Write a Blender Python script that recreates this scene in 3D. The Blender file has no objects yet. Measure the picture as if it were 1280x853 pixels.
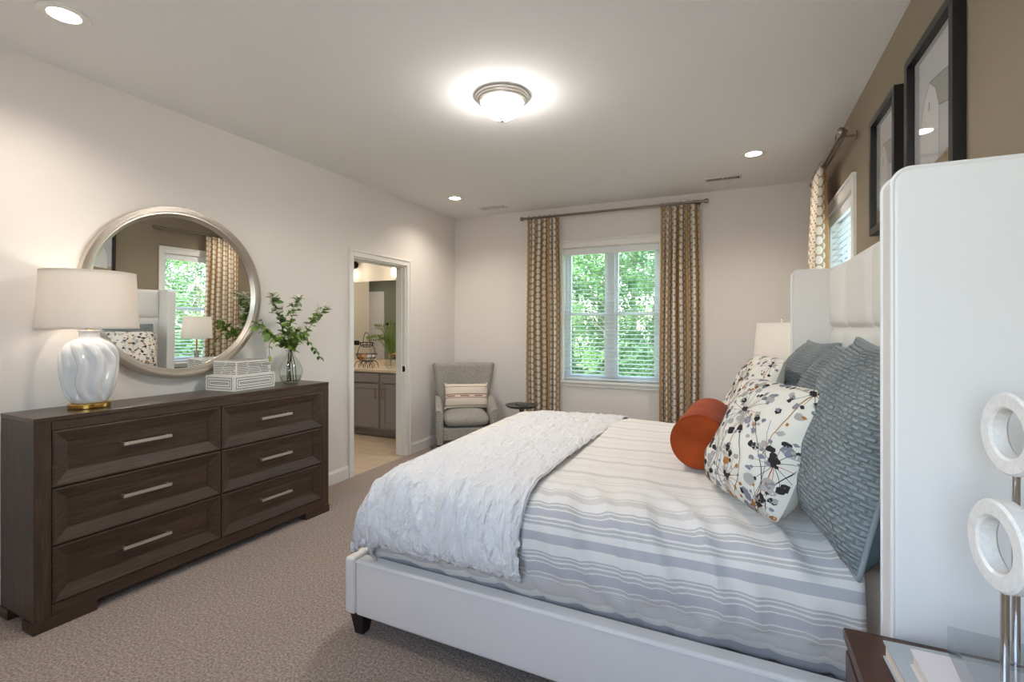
import bpy, bmesh, math, random
from math import sin, cos, pi, radians, sqrt, atan2
from mathutils import Vector, Matrix, noise

SC = bpy.context.scene
COL = SC.collection

# ------------------------------------------------------------------ camera
YAW = math.atan(281 / 613)
cam_d = bpy.data.cameras.new('camera')
cam_d.sensor_width = 36.0
cam_d.lens = 613 / 1280 * 36
cam_d.shift_y = -17.5 / 1280
cam_d.clip_start = 0.02
cam = bpy.data.objects.new('camera', cam_d)
cam.location = (0, 0, 1.38)
cam.rotation_euler = (pi / 2, 0, YAW)
COL.objects.link(cam)
SC.camera = cam

# ------------------------------------------------------------------ view, sky, sun
SC.view_settings.view_transform = 'Standard'
SC.view_settings.look = 'None'
SC.view_settings.gamma = 1
SC.view_settings.use_curve_mapping = False
SC.view_settings.exposure = 0.92
SKY_STRENGTH = 0.88
SUN_ENERGY = 6.0
CAN_W, FLUSH_W, LAMP_W, BATH_W = 30.0, 18.0, 0.7, 5.0

world = bpy.data.worlds.new('sky')
SC.world = world
world.use_nodes = True
wn = world.node_tree
wn.nodes.clear()
w_out = wn.nodes.new('ShaderNodeOutputWorld')
w_bg = wn.nodes.new('ShaderNodeBackground')
w_sky = wn.nodes.new('ShaderNodeTexSky')
w_sky.sky_type = 'NISHITA'
w_sky.sun_disc = False
w_sky.sun_elevation = radians(48)
w_sky.sun_rotation = radians(253)
w_bg.inputs[1].default_value = SKY_STRENGTH
w_soft = wn.nodes.new('ShaderNodeHueSaturation')     # thin cloud: a paler sky
w_soft.inputs['Saturation'].default_value = 0.78
wn.links.new(w_sky.outputs[0], w_soft.inputs['Color'])
wn.links.new(w_soft.outputs[0], w_bg.inputs[0])
wn.links.new(w_bg.outputs[0], w_out.inputs[0])

sun_d = bpy.data.lights.new('sun', 'SUN')
sun_d.energy = SUN_ENERGY
sun_d.angle = radians(0.6)
sun_d.color = (1.0, 0.95, 0.86)
sun = bpy.data.objects.new('sun', sun_d)
sun.rotation_euler = Vector((1.0, 0.30, -1.5)).to_track_quat('-Z', 'Y').to_euler()
sun.location = (-14, -4, 20)
COL.objects.link(sun)


def portal(name, loc, direction, sx, sy):
    d = bpy.data.lights.new(name, 'AREA')
    d.shape = 'RECTANGLE'
    d.size, d.size_y = sx, sy
    d.cycles.is_portal = True
    o = bpy.data.objects.new(name, d)
    o.location = loc
    o.rotation_euler = Vector(direction).to_track_quat('-Z', 'Z').to_euler()
    COL.objects.link(o)


LW, RW, BW, NW, CH = -3.225, 0.66, 5.31, -0.65, 2.74
NWIN = (-1.45, 0.45, 0.95, 2.45)          # unseen window added behind the viewer for daylight: x0 x1 z0 z1
WIN = (-1.80, -0.73, 0.775, 2.275)       # back window opening
RWIN = (3.63, 4.52, 0.775, 2.24)         # right window opening (y0 y1 z0 z1)
DOOR = (3.50, 4.31, 2.037)               # door opening
portal('sky_portal_near', ((NWIN[0] + NWIN[1]) / 2, NW - 0.16, (NWIN[2] + NWIN[3]) / 2), (0, 1, 0), NWIN[1] - NWIN[0], NWIN[3] - NWIN[2])
portal('sky_portal_back', ((WIN[0] + WIN[1]) / 2, BW + 0.17, (WIN[2] + WIN[3]) / 2), (0, -1, 0), WIN[1] - WIN[0], WIN[3] - WIN[2])
portal('sky_portal_side', (RW + 0.17, (RWIN[0] + RWIN[1]) / 2, (RWIN[2] + RWIN[3]) / 2), (-1, 0, 0), RWIN[1] - RWIN[0], RWIN[3] - RWIN[2])

WARM = (1.0, 0.86, 0.70)


def point(name, loc, w, r=0.03, col=WARM, parent=None):
    d = bpy.data.lights.new(name, 'POINT')
    d.energy = w
    d.shadow_soft_size = r
    d.color = col
    o = bpy.data.objects.new(name, d)
    o.location = loc
    o.parent = parent
    COL.objects.link(o)
    return o


# ------------------------------------------------------------------ helpers
class MB:
    """collects vertices and faces for one mesh object"""
    def __init__(self):
        self.v, self.f, self.m, self.uv = [], [], [], {}

    def add(self, vs, fs, mi=0, uv=None):
        b = len(self.v)
        self.v += [tuple(p) for p in vs]
        for f in fs:
            self.f.append(tuple(i + b for i in f))
            self.m.append(mi)
        if uv:
            for i, q in enumerate(uv):
                self.uv[b + i] = q
        return b

    def box(self, x0, x1, y0, y1, z0, z1, mi=0):
        vs = [(x0, y0, z0), (x1, y0, z0), (x1, y1, z0), (x0, y1, z0), (x0, y0, z1), (x1, y0, z1), (x1, y1, z1), (x0, y1, z1)]
        self.add(vs, [(0, 3, 2, 1), (4, 5, 6, 7), (0, 1, 5, 4), (1, 2, 6, 5), (2, 3, 7, 6), (3, 0, 4, 7)], mi)

    def prism(self, poly, a0, a1, axis='y', mi=0):
        """polygon (two coords) extruded along an axis"""
        def P(q, a):
            return {'y': (q[0], a, q[1]), 'x': (a, q[0], q[1]), 'z': (q[0], q[1], a)}[axis]
        n = len(poly)
        vs = [P(q, a0) for q in poly] + [P(q, a1) for q in poly]
        fs = [tuple(range(n))[::-1], tuple(range(n, 2 * n))]
        fs += [(i, (i + 1) % n, n + (i + 1) % n, n + i) for i in range(n)]
        self.add(vs, fs, mi)

    def tube(self, pts, r, n=10, closed=False, mi=0, caps=True):
        pts = [Vector(p) for p in pts]
        rs = r if isinstance(r, (list, tuple)) else [r] * len(pts)
        k = len(pts)
        rings = []
        up = None
        for i, p in enumerate(pts):
            if closed:
                t = pts[(i + 1) % k] - pts[(i - 1) % k]
            else:
                t = pts[min(i + 1, k - 1)] - pts[max(i - 1, 0)]
            if t.length < 1e-9:
                t = Vector((0, 0, 1))
            t.normalize()
            if up is None:
                up = Vector((0, 0, 1)) if abs(t.z) < 0.9 else Vector((1, 0, 0))
            a = t.cross(up)
            if a.length < 1e-6:
                a = t.orthogonal()
            a.normalize()
            b = a.cross(t)
            b.normalize()
            up = b
            rings.append([p + (a * cos(2 * pi * j / n) + b * sin(2 * pi * j / n)) * rs[i] for j in range(n)])
        vs = [q for ring in rings for q in ring]
        fs = []
        for i in range(k if closed else k - 1):
            i2 = (i + 1) % k
            for j in range(n):
                j2 = (j + 1) % n
                fs.append((i * n + j, i * n + j2, i2 * n + j2, i2 * n + j))
        if not closed and caps:
            fs.append(tuple(range(n))[::-1])
            fs.append(tuple(range((k - 1) * n, k * n)))
        self.add(vs, fs, mi)

    def lathe(self, prof, n=32, c=(0, 0, 0), fn=None, mi=0, axis='z'):
        """prof: list of (r, h); fn(r,h,theta)->r modulates"""
        vs, fs = [], []
        k = len(prof)
        for (r, h) in prof:
            for j in range(n):
                th = 2 * pi * j / n
                rr = fn(r, h, th) if fn else r
                if axis == 'z':
                    q = (c[0] + rr * cos(th), c[1] + rr * sin(th), c[2] + h)
                elif axis == 'x':
                    q = (c[0] + h, c[1] + rr * cos(th), c[2] + rr * sin(th))
                else:
                    q = (c[0] + rr * sin(th), c[1] + h, c[2] + rr * cos(th))
                vs.append(q)
        for i in range(k - 1):
            for j in range(n):
                j2 = (j + 1) % n
                fs.append((i * n + j, i * n + j2, (i + 1) * n + j2, (i + 1) * n + j))
        if prof[0][0] > 1e-6:
            pass
        self.add(vs, fs, mi)

    def cyl(self, c, r, h, n=24, mi=0, axis='z', r2=None):
        r2 = r if r2 is None else r2
        self.lathe([(0.00001, 0), (r, 0), (r2, h), (0.00001, h)], n, c, None, mi, axis)

    def grid(self, fn, nu, nv, mi=0, uvfn=None, closed=False):
        vs, uv = [], []
        for i in range(nu + (0 if closed else 1)):
            for j in range(nv + 1):
                u, v = i / nu, j / nv
                vs.append(tuple(fn(u, v)))
                uv.append(uvfn(u, v) if uvfn else (u, v))
        fs = []
        w = nv + 1
        for i in range(nu):
            i2 = (i + 1) % nu if closed else i + 1
            for j in range(nv):
                fs.append((i * w + j, i2 * w + j, i2 * w + j + 1, i * w + j + 1))
        self.add(vs, fs, mi, uv)

    def build(self, name, mats, parent=None, smooth=True, bevel=0.0, seg=2, angle=38, weld=True, subsurf=0, loc=None, solid=0.0, recalc=True):
        me = bpy.data.meshes.new(name)
        me.from_pydata(self.v, [], self.f)
        if not isinstance(mats, (list, tuple)):
            mats = [mats]
        for m in mats:
            me.materials.append(m)
        me.polygons.foreach_set('material_index', self.m)
        if self.uv:
            ul = me.uv_layers.new(name='UVMap')
            for lp in me.loops:
                q = self.uv.get(lp.vertex_index)
                if q:
                    ul.data[lp.index].uv = q
        bm = bmesh.new()
        bm.from_mesh(me)
        if weld:
            bmesh.ops.remove_doubles(bm, verts=bm.verts, dist=1e-5)
        if recalc:
            bmesh.ops.recalc_face_normals(bm, faces=bm.faces)
        if bevel > 0:
            es = [e for e in bm.edges if len(e.link_faces) == 2 and e.calc_face_angle(0) > radians(30)]
            bmesh.ops.bevel(bm, geom=es, offset=bevel, offset_type='OFFSET', segments=seg, profile=0.5, affect='EDGES', clamp_overlap=True)
        bm.to_mesh(me)
        bm.free()
        if smooth:
            me.polygons.foreach_set('use_smooth', [True] * len(me.polygons))
            me.set_sharp_from_angle(angle=radians(angle))
        me.update()
        o = bpy.data.objects.new(name, me)
        COL.objects.link(o)
        if loc:
            o.location = loc
        if parent is not None:
            o.parent = parent
        if bevel > 0:
            wm = o.modifiers.new('normals', 'WEIGHTED_NORMAL')
            wm.keep_sharp = True
        if solid:
            sm = o.modifiers.new('thick', 'SOLIDIFY')
            sm.thickness = solid
            sm.offset = -1
        if subsurf:
            ss = o.modifiers.new('sub', 'SUBSURF')
            ss.levels = ss.render_levels = subsurf
        return o


def tag(o, label=None, cat=None, group=None, kind=None):
    if label:
        o['label'] = label
    if cat:
        o['category'] = cat
    if group:
        o['group'] = group
    if kind:
        o['kind'] = kind
    return o


def thing(name, label, cat, loc=(0, 0, 0), rotz=0.0, group=None, kind=None):
    o = bpy.data.objects.new(name, None)
    o.empty_display_size = 0.1
    o.location = loc
    o.rotation_euler = (0, 0, rotz)
    COL.objects.link(o)
    return tag(o, label, cat, group, kind)


def copy_tree(o, parent=None):
    c = o.copy()
    COL.objects.link(c)
    if parent is not None:
        c.parent = parent
    for ch in list(o.children):
        copy_tree(ch, c)
    return c


def smoothstep(a, b, x):
    t = max(0.0, min(1.0, (x - a) / (b - a)))
    return t * t * (3 - 2 * t)


def interp(tab, x):
    if x <= tab[0][0]:
        return tab[0][1]
    for (x0, y0), (x1, y1) in zip(tab, tab[1:]):
        if x <= x1:
            return y0 + (y1 - y0) * (x - x0) / (x1 - x0)
    return tab[-1][1]


def catmull(pts, n):
    """smooth polyline through points, n samples evenly spaced by length"""
    pts = [Vector(p) for p in pts]
    ext = [pts[0] * 2 - pts[1]] + pts + [pts[-1] * 2 - pts[-2]]
    out = []
    for i in range(1, len(ext) - 2):
        p0, p1, p2, p3 = ext[i - 1:i + 3]
        for k in range(16):
            t = k / 16
            out.append(0.5 * ((2 * p1) + (p2 - p0) * t + (2 * p0 - 5 * p1 + 4 * p2 - p3) * t * t + (3 * p1 - p0 - 3 * p2 + p3) * t ** 3))
    out.append(pts[-1])
    L = [0]
    for a, b in zip(out, out[1:]):
        L.append(L[-1] + (b - a).length)
    res = []
    j = 0
    for i in range(n + 1):
        d = L[-1] * i / n
        while j < len(L) - 2 and L[j + 1] < d:
            j += 1
        seg = L[j + 1] - L[j]
        t = 0 if seg < 1e-9 else (d - L[j]) / seg
        res.append(out[j].lerp(out[j + 1], t))
    return res, L[-1]


# ------------------------------------------------------------------ materials
def srgb(r, g, b):
    def f(c):
        c /= 255
        return c / 12.92 if c <= 0.04045 else ((c + 0.055) / 1.055) ** 2.4
    return (f(r), f(g), f(b), 1.0)


class NT:
    def __init__(self, name):
        self.mat = bpy.data.materials.new(name)
        self.mat.use_nodes = True
        self.t = self.mat.node_tree
        self.b = self.t.nodes['Principled BSDF']
        self.out = self.t.nodes['Material Output']

    def n(self, typ, **kw):
        x = self.t.nodes.new('ShaderNode' + typ)
        for k, v in kw.items():
            setattr(x, k, v)
        return x

    def l(self, a, b):
        self.t.links.new(a, b)

    def set(self, **kw):
        names = {'rough': 'Roughness', 'metal': 'Metallic', 'color': 'Base Color', 'sheen': 'Sheen Weight', 'coat': 'Coat Weight', 'trans': 'Transmission Weight', 'ior': 'IOR', 'spec': 'Specular IOR Level'}
        for k, v in kw.items():
            self.b.inputs[names[k]].default_value = v
        return self

    def coords(self, kind='Object', scale=(1, 1, 1), rot=(0, 0, 0)):
        tc = self.n('TexCoord')
        mp = self.n('Mapping')
        mp.inputs['Scale'].default_value = scale
        mp.inputs['Rotation'].default_value = rot
        self.l(tc.outputs[kind], mp.inputs[0])
        return mp.outputs[0]

    def noise(self, co, scale=5, detail=3, rough=0.5, dist=0.0):
        x = self.n('TexNoise')
        x.inputs['Scale'].default_value = scale
        x.inputs['Detail'].default_value = detail
        x.inputs['Roughness'].default_value = rough
        x.inputs['Distortion'].default_value = dist
        self.l(co, x.inputs['Vector'])
        return x.outputs['Fac']

    def ramp(self, fac, stops, interp='LINEAR'):
        x = self.n('ValToRGB')
        x.color_ramp.interpolation = interp
        els = x.color_ramp.elements
        while len(els) < len(stops):
            els.new(0.5)
        for e, (p, c) in zip(els, stops):
            e.position = p
            e.color = c
        self.l(fac, x.inputs[0])
        return x.outputs[0]

    def math(self, op, a, b=None, c=None):
        x = self.n('Math', operation=op)
        for i, q in enumerate((a, b, c)):
            if q is None:
                continue
            if isinstance(q, (int, float)):
                x.inputs[i].default_value = q
            else:
                self.l(q, x.inputs[i])
        return x.outputs[0]

    def mix(self, fac, a, b, blend='MIX'):
        x = self.n('MixRGB', blend_type=blend)
        for i, q in enumerate((fac, a, b)):
            if isinstance(q, (int, float)):
                x.inputs[i].default_value = q
            elif isinstance(q, tuple):
                x.inputs[i].default_value = q
            else:
                self.l(q, x.inputs[i])
        return x.outputs[0]

    def bump(self, h, strength=0.3, dist=0.01):
        x = self.n('Bump')
        x.inputs['Strength'].default_value = strength
        x.inputs['Distance'].default_value = dist
        self.l(h, x.inputs['Height'])
        self.l(x.outputs[0], self.b.inputs['Normal'])

    def col(self, c):
        if isinstance(c, tuple):
            self.b.inputs['Base Color'].default_value = c
        else:
            self.l(c, self.b.inputs['Base Color'])


def plain(name, c, rough=0.6, metal=0.0, bump=None, var=0.0, vscale=8, spec=None, coat=0, sheen=0):
    t = NT(name)
    t.set(rough=rough, metal=metal, coat=coat, sheen=sheen)
    if spec is not None:
        t.set(spec=spec)
    if var:
        co = t.coords()
        nz = t.noise(co, vscale, 4)
        dk = tuple(x * (1 - var) for x in c[:3]) + (1,)
        lt = tuple(min(1, x * (1 + var)) for x in c[:3]) + (1,)
        t.col(t.ramp(nz, [(0.3, dk), (0.7, lt)]))
    else:
        t.col(c)
    if bump:
        co = t.coords()
        t.bump(t.noise(co, bump[0], 3), bump[1], bump[2] if len(bump) > 2 else 0.002)
    return t.mat


M = {}
M['wall'] = plain('wall_paint', srgb(234, 228, 222), 0.85, bump=(180, 0.15, 0.001), spec=0.25)
M['taupe'] = plain('taupe_wall_paint', srgb(150, 136, 117), 0.8, bump=(180, 0.15, 0.001), spec=0.25)
M['ceil'] = plain('ceiling_paint', srgb(240, 239, 237), 0.95, bump=(120, 0.15, 0.001), spec=0.2)
M['trim'] = plain('white_trim_paint', srgb(238, 235, 229), 0.35)
M['vinyl'] = plain('white_window_vinyl', srgb(232, 235, 237), 0.4)
M['blind'] = plain('white_blind_rail', srgb(238, 240, 240), 0.45)


def slat_mat():
    t = NT('white_blind_slat')
    t.set(rough=0.45)
    t.col(srgb(240, 242, 242))
    tr = t.n('BsdfTranslucent')
    tr.inputs[0].default_value = srgb(236, 240, 240)
    mx = t.n('MixShader')
    mx.inputs[0].default_value = 0.5
    t.l(t.b.outputs[0], mx.inputs[1])
    t.l(tr.outputs[0], mx.inputs[2])
    t.l(mx.outputs[0], t.out.inputs[0])
    return t.mat


M['slat'] = slat_mat()
M['bathwall'] = plain('bathroom_wall_paint', srgb(196, 187, 172), 0.85, bump=(180, 0.1, 0.001))
M['green_wall'] = plain('sage_wall_paint', srgb(142, 146, 128), 0.85)


def carpet():
    t = NT('carpet_pile')
    t.set(rough=1.0, spec=0.05, sheen=0.25)
    co = t.coords()
    a = t.noise(co, 95, 5, 0.8)
    b = t.noise(co, 2.2, 3)
    c1 = t.ramp(a, [(0.36, srgb(102, 86, 76)), (0.5, srgb(172, 154, 140)), (0.64, srgb(222, 205, 190))])
    t.col(t.mix(t.math('MULTIPLY', b, 0.3), c1, srgb(140, 122, 111)))
    t.bump(t.noise(co, 55, 4, 0.8), 1.0, 0.012)
    return t.mat


def tilefloor():
    t = NT('bathroom_tile')
    t.set(rough=0.4)
    co = t.coords()
    br = t.n('TexBrick')
    br.offset = 0.5
    br.inputs['Scale'].default_value = 1.6
    br.inputs['Mortar Size'].default_value = 0.006
    br.inputs['Color1'].default_value = srgb(205, 185, 160)
    br.inputs['Color2'].default_value = srgb(198, 178, 154)
    br.inputs['Mortar'].default_value = srgb(170, 152, 132)
    t.l(co, br.inputs['Vector'])
    t.col(br.outputs['Color'])
    return t.mat


def wood(name, dark, mid, light, rough=0.42, grain=(1.2, 26, 26), scale=4.0):
    t = NT(name)
    t.set(rough=rough)
    co = t.coords('Object', grain)
    a = t.noise(co, scale, 8, 0.62, 0.6)
    co2 = t.coords('Object', (1, 3, 3))
    b = t.noise(co2, 2.2, 3)
    c = t.ramp(a, [(0.3, dark), (0.5, mid), (0.72, light)])
    t.col(t.mix(t.math('MULTIPLY', b, 0.6), c, mid))
    t.bump(a, 0.12, 0.002)
    return t.mat


M['carpet'] = carpet()
M['tile'] = tilefloor()
WD = (srgb(42, 31, 23), srgb(68, 52, 40), srgb(98, 79, 63))
M['wood'] = wood('dark_walnut', *WD)
M['wood_v'] = wood('dark_walnut_upright', *WD, grain=(26, 26, 1.2))
M['wood_top'] = wood('dark_walnut_top', *WD, rough=0.3)
M['espresso'] = wood('espresso_wood', srgb(46, 28, 20), srgb(74, 47, 34), srgb(92, 61, 45), 0.35, (2, 16, 16))
M['darkfoot'] = plain('dark_stained_foot', srgb(30, 25, 23), 0.5)
M['nickel'] = plain('brushed_nickel', srgb(222, 217, 210), 0.42, 1.0, bump=(140, 0.5, 0.002))
M['rodmetal'] = plain('rod_nickel', srgb(150, 140, 128), 0.35, 1.0)
M['chrome'] = plain('polished_chrome', srgb(215, 215, 215), 0.12, 1.0)
M['brass'] = plain('satin_brass', srgb(205, 165, 88), 0.22, 1.0)
M['black'] = plain('black_satin', srgb(24, 23, 23), 0.4)
M['bronze'] = plain('dark_bronze', srgb(42, 36, 32), 0.4, 0.7)
M['leather'] = plain('white_leatherette', srgb(232, 229, 226), 0.42, bump=(260, 0.1, 0.001))
M['ceramic'] = plain('white_glazed_ceramic', srgb(236, 236, 238), 0.12, coat=0.6)
M['marble'] = None


def marble():
    t = NT('white_marble')
    t.set(rough=0.3)
    co = t.coords('Object', (9, 9, 9))
    a = t.noise(co, 3, 6, 0.6, 1.2)
    t.col(t.ramp(a, [(0.42, srgb(232, 229, 226)), (0.52, srgb(224, 221, 218)), (0.56, srgb(233, 230, 227))]))
    return t.mat


M['marble'] = marble()


def thin_glass(name, tint=(1, 1, 1, 1), ior=1.45, rough=0.0):
    t = NT(name)
    t.t.nodes.remove(t.b)
    lw = t.n('LayerWeight')
    lw.inputs[0].default_value = 0.5
    f0 = ((ior - 1) / (ior + 1)) ** 2
    fac = t.math('ADD', t.math('MULTIPLY', t.math('POWER', lw.outputs['Facing'], 4.5), 0.85), f0)
    tr = t.n('BsdfTransparent')
    tr.inputs[0].default_value = tint
    gl = t.n('BsdfGlossy')
    gl.inputs['Roughness'].default_value = rough
    mx = t.n('MixShader')
    t.l(fac, mx.inputs[0])
    t.l(tr.outputs[0], mx.inputs[1])
    t.l(gl.outputs[0], mx.inputs[2])
    t.l(mx.outputs[0], t.out.inputs[0])
    return t.mat


M['pane'] = thin_glass('window_glass', (0.97, 0.99, 0.985, 1))
M['vaseglass'] = thin_glass('clear_vase_glass', (0.95, 0.97, 0.96, 1), 1.5)
M['water'] = thin_glass('water', (0.9, 0.92, 0.9, 1), 1.33)
M['picglass'] = thin_glass('picture_glass', (0.98, 0.98, 0.98, 1), 1.5)
M['acrylic'] = thin_glass('clear_acrylic', (0.86, 0.89, 0.91, 1), 2.1)
M['mirror'] = plain('mirror_silver', (0.9, 0.92, 0.91, 1), 0.0, 1.0)


def frame_metal():
    t = NT('ridged_champagne_metal')
    t.set(rough=0.34, metal=1.0)
    t.col(srgb(206, 198, 188))
    return t.mat


M['champagne'] = frame_metal()


def emit(name, c, s):
    t = NT(name)
    t.set(rough=0.5)
    t.col(c)
    t.b.inputs['Emission Color'].default_value = c
    t.b.inputs['Emission Strength'].default_value = s
    return t.mat


M['bulb'] = emit('lit_lens', (1, 0.90, 0.78, 1), 9)
M['dome'] = emit('lit_glass_dome', (1, 0.95, 0.91, 1), 36)
M['globe'] = emit('lit_globe', (1, 0.90, 0.76, 1), 3.5)


def shade_mat():
    t = NT('linen_shade')
    t.t.nodes.remove(t.b)
    d = t.n('BsdfDiffuse')
    d.inputs[0].default_value = srgb(240, 236, 230)
    tr = t.n('BsdfTranslucent')
    tr.inputs[0].default_value = srgb(240, 232, 224)
    mx = t.n('MixShader')
    mx.inputs[0].default_value = 0.38
    t.l(d.outputs[0], mx.inputs[1])
    t.l(tr.outputs[0], mx.inputs[2])
    t.l(mx.outputs[0], t.out.inputs[0])
    return t.mat


M['shade'] = shade_mat()


def curtain_mat():
    """cream ovals in columns on a tan linen ground (uv in metres)"""
    t = NT('tan_oval_print_linen')
    t.set(rough=0.9, spec=0.1)
    tc = t.n('TexCoord')
    sp = t.n('SeparateXYZ')
    t.l(tc.outputs['UV'], sp.inputs[0])
    cu, cv = 0.074, 0.070
    col_i = t.math('FLOOR', t.math('DIVIDE', sp.outputs[0], cu))
    odd = t.math('MODULO', col_i, 2.0)
    fx = t.math('SUBTRACT', t.math('FRACT', t.math('DIVIDE', sp.outputs[0], cu)), 0.5)
    v2 = t.math('ADD', t.math('DIVIDE', sp.outputs[1], cv), t.math('MULTIPLY', odd, 0.5))
    fy = t.math('SUBTRACT', t.math('FRACT', v2), 0.5)
    d = t.math('ADD', t.math('POWER', t.math('ABSOLUTE', t.math('MULTIPLY', fx, 2.9)), 2.0), t.math('POWER', t.math('ABSOLUTE', t.math('MULTIPLY', fy, 2.3)), 2.0))
    inside = t.math('LESS_THAN', d, 1.0)
    band = t.math('GREATER_THAN', t.math('ABSOLUTE', fy), 0.43)
    ground = t.mix(band, srgb(198, 158, 110), srgb(188, 164, 134))
    t.col(t.mix(inside, ground, srgb(242, 236, 224)))
    co = t.coords('UV', (900, 900, 1))
    t.bump(t.noise(co, 1.0, 2), 0.2, 0.001)
    # a little light comes through the linen
    tr = t.n('BsdfTranslucent')
    t.l(t.b.inputs['Base Color'].links[0].from_socket, tr.inputs[0])
    mx = t.n('MixShader')
    mx.inputs[0].default_value = 0.22
    t.l(t.b.outputs[0], mx.inputs[1])
    t.l(tr.outputs[0], mx.inputs[2])
    t.l(mx.outputs[0], t.out.inputs[0])
    return t.mat


M['curtain'] = curtain_mat()


def coverlet_mat():
    """woven stripes: u along the bed, v = metres up from the near hem"""
    t = NT('striped_woven_cotton')
    t.set(rough=0.9, spec=0.1, sheen=0.1)
    tc = t.n('TexCoord')
    sp = t.n('SeparateXYZ')
    t.l(tc.outputs['UV'], sp.inputs[0])
    W = srgb(236, 231, 224)
    B = srgb(190, 187, 189)
    G = srgb(196, 192, 188)
    T = srgb(214, 210, 204)
    bands = [(0.00, B), (0.055, W), (0.095, G), (0.165, W), (0.170, G), (0.182, W), (0.187, B), (0.222, W), (0.227, G), (0.238, W), (0.244, G), (0.252, W), (0.258, G), (0.264, W),
             (0.298, B), (0.330, W), (0.352, G), (0.359, W), (0.364, G), (0.374, W), (0.379, B), (0.404, W), (0.409, G), (0.418, W), (0.424, G), (0.430, W), (0.465, T), (0.495, W), (0.503, T), (0.510, W)]
    L = 0.56
    fac = t.math('DIVIDE', sp.outputs[1], L)
    s1 = t.ramp(fac, [(p / L, c) for p, c in bands], 'CONSTANT')
    # top of the bed: paler repeating bands
    bands2 = [(0.0, T), (0.05, W), (0.16, T), (0.18, W), (0.22, T), (0.24, W), (0.34, G), (0.41, W), (0.56, T), (0.58, W), (0.62, T), (0.64, W), (0.80, G), (0.86, W)]
    f2 = t.math('FRACT', t.math('DIVIDE', t.math('SUBTRACT', sp.outputs[1], L), 0.42))
    s2 = t.ramp(f2, bands2, 'CONSTANT')
    s2 = t.mix(0.45, s2, W)
    top = t.math('GREATER_THAN', sp.outputs[1], L)
    c = t.mix(top, s1, s2)
    # fine pin stripes woven across
    pin = t.math('GREATER_THAN', t.math('FRACT', t.math('DIVIDE', sp.outputs[1], 0.0075)), 0.6)
    fine = t.math('MULTIPLY', pin, t.math('MULTIPLY', t.math('GREATER_THAN', sp.outputs[1], 0.095), t.math('LESS_THAN', sp.outputs[1], 0.165)))
    c = t.mix(t.math('MULTIPLY', fine, 0.75), c, srgb(226, 222, 216))
    wv = t.math('MULTIPLY', t.math('SINE', t.math('MULTIPLY', sp.outputs[0], 1400.0)), 0.5)
    c = t.mix(t.math('MULTIPLY', t.math('ADD', wv, 0.5), 0.14), c, srgb(244, 240, 234))
    t.col(c)
    co = t.coords('UV', (700, 700, 1))
    t.bump(t.noise(co, 1.0, 2), 0.25, 0.001)
    return t.mat


M['coverlet'] = coverlet_mat()


def quilt_mat():
    t = NT('white_crinkled_cotton')
    t.set(rough=0.9, spec=0.1, sheen=0.15)
    t.col(srgb(238, 237, 236))
    co = t.coords('UV', (34, 13, 1))
    a = t.noise(co, 1.0, 3, 0.55, 0.4)
    co2 = t.coords('UV', (120, 60, 1))
    b = t.noise(co2, 1.0, 2)
    t.bump(t.math('ADD', a, t.math('MULTIPLY', b, 0.25)), 1.0, 0.03)
    return t.mat


M['quilt'] = quilt_mat()


def teal_mat():
    t = NT('teal_quilted_cotton')
    t.set(rough=0.9, spec=0.1, sheen=0.2)
    br = t.n('TexBrick')
    br.offset = 0.5
    br.inputs['Scale'].default_value = 1.0
    br.inputs['Brick Width'].default_value = 0.027
    br.inputs['Row Height'].default_value = 0.0145
    br.inputs['Mortar Size'].default_value = 0.0042
    br.inputs['Mortar Smooth'].default_value = 1.0
    br.inputs['Color1'].default_value = (1, 1, 1, 1)
    br.inputs['Color2'].default_value = (0.9, 0.9, 0.9, 1)
    br.inputs['Mortar'].default_value = (0, 0, 0, 1)
    co = t.coords('UV')
    nz = t.n('TexNoise')
    nz.inputs['Scale'].default_value = 14
    t.l(co, nz.inputs['Vector'])
    ad = t.n('MixRGB', blend_type='ADD')
    ad.inputs[0].default_value = 0.016
    t.l(co, ad.inputs[1])
    t.l(nz.outputs['Color'], ad.inputs[2])
    t.l(ad.outputs[0], br.inputs['Vector'])
    big = t.noise(t.coords('UV'), 7, 3)
    c = t.ramp(big, [(0.3, srgb(130, 139, 141)), (0.7, srgb(152, 159, 160))])
    t.col(c)
    t.bump(br.outputs['Color'], 1.0, 0.010)
    return t.mat


M['teal'] = teal_mat()
M['teal_plain'] = plain('teal_cotton', srgb(98, 114, 119), 0.9, bump=(300, 0.15, 0.001), spec=0.1)
M['velvet'] = plain('rust_velvet', srgb(158, 70, 34), 0.9, bump=(30, 0.15, 0.004), var=0.22, vscale=9, spec=0.05, sheen=0.06)
M['linen'] = plain('cream_linen', srgb(232, 226, 214), 0.9, bump=(400, 0.2, 0.001), spec=0.1)
M['ink'] = plain('charcoal_ink_print', srgb(58, 54, 54), 0.9, spec=0.1)
M['inkgray'] = plain('slate_ink_print', srgb(138, 138, 148), 0.9, spec=0.1)
M['inkpale'] = plain('pale_grey_ink_print', srgb(178, 172, 166), 0.9, spec=0.1)
M['inkochre'] = plain('ochre_ink_print', srgb(176, 118, 62), 0.9, spec=0.1)
M['sheet'] = plain('tan_fitted_sheet', srgb(214, 200, 184), 0.9, bump=(60, 0.2, 0.004), spec=0.1)


def tweed():
    t = NT('grey_tweed')
    t.set(rough=0.95, spec=0.1, sheen=0.2)
    co = t.coords()
    a = t.noise(co, 170, 2, 0.7)
    t.col(t.ramp(a, [(0.32, srgb(112, 109, 102)), (0.5, srgb(160, 156, 146)), (0.68, srgb(200, 194, 182))]))
    t.bump(a, 0.5, 0.003)
    return t.mat


M['tweed'] = tweed()


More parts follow.
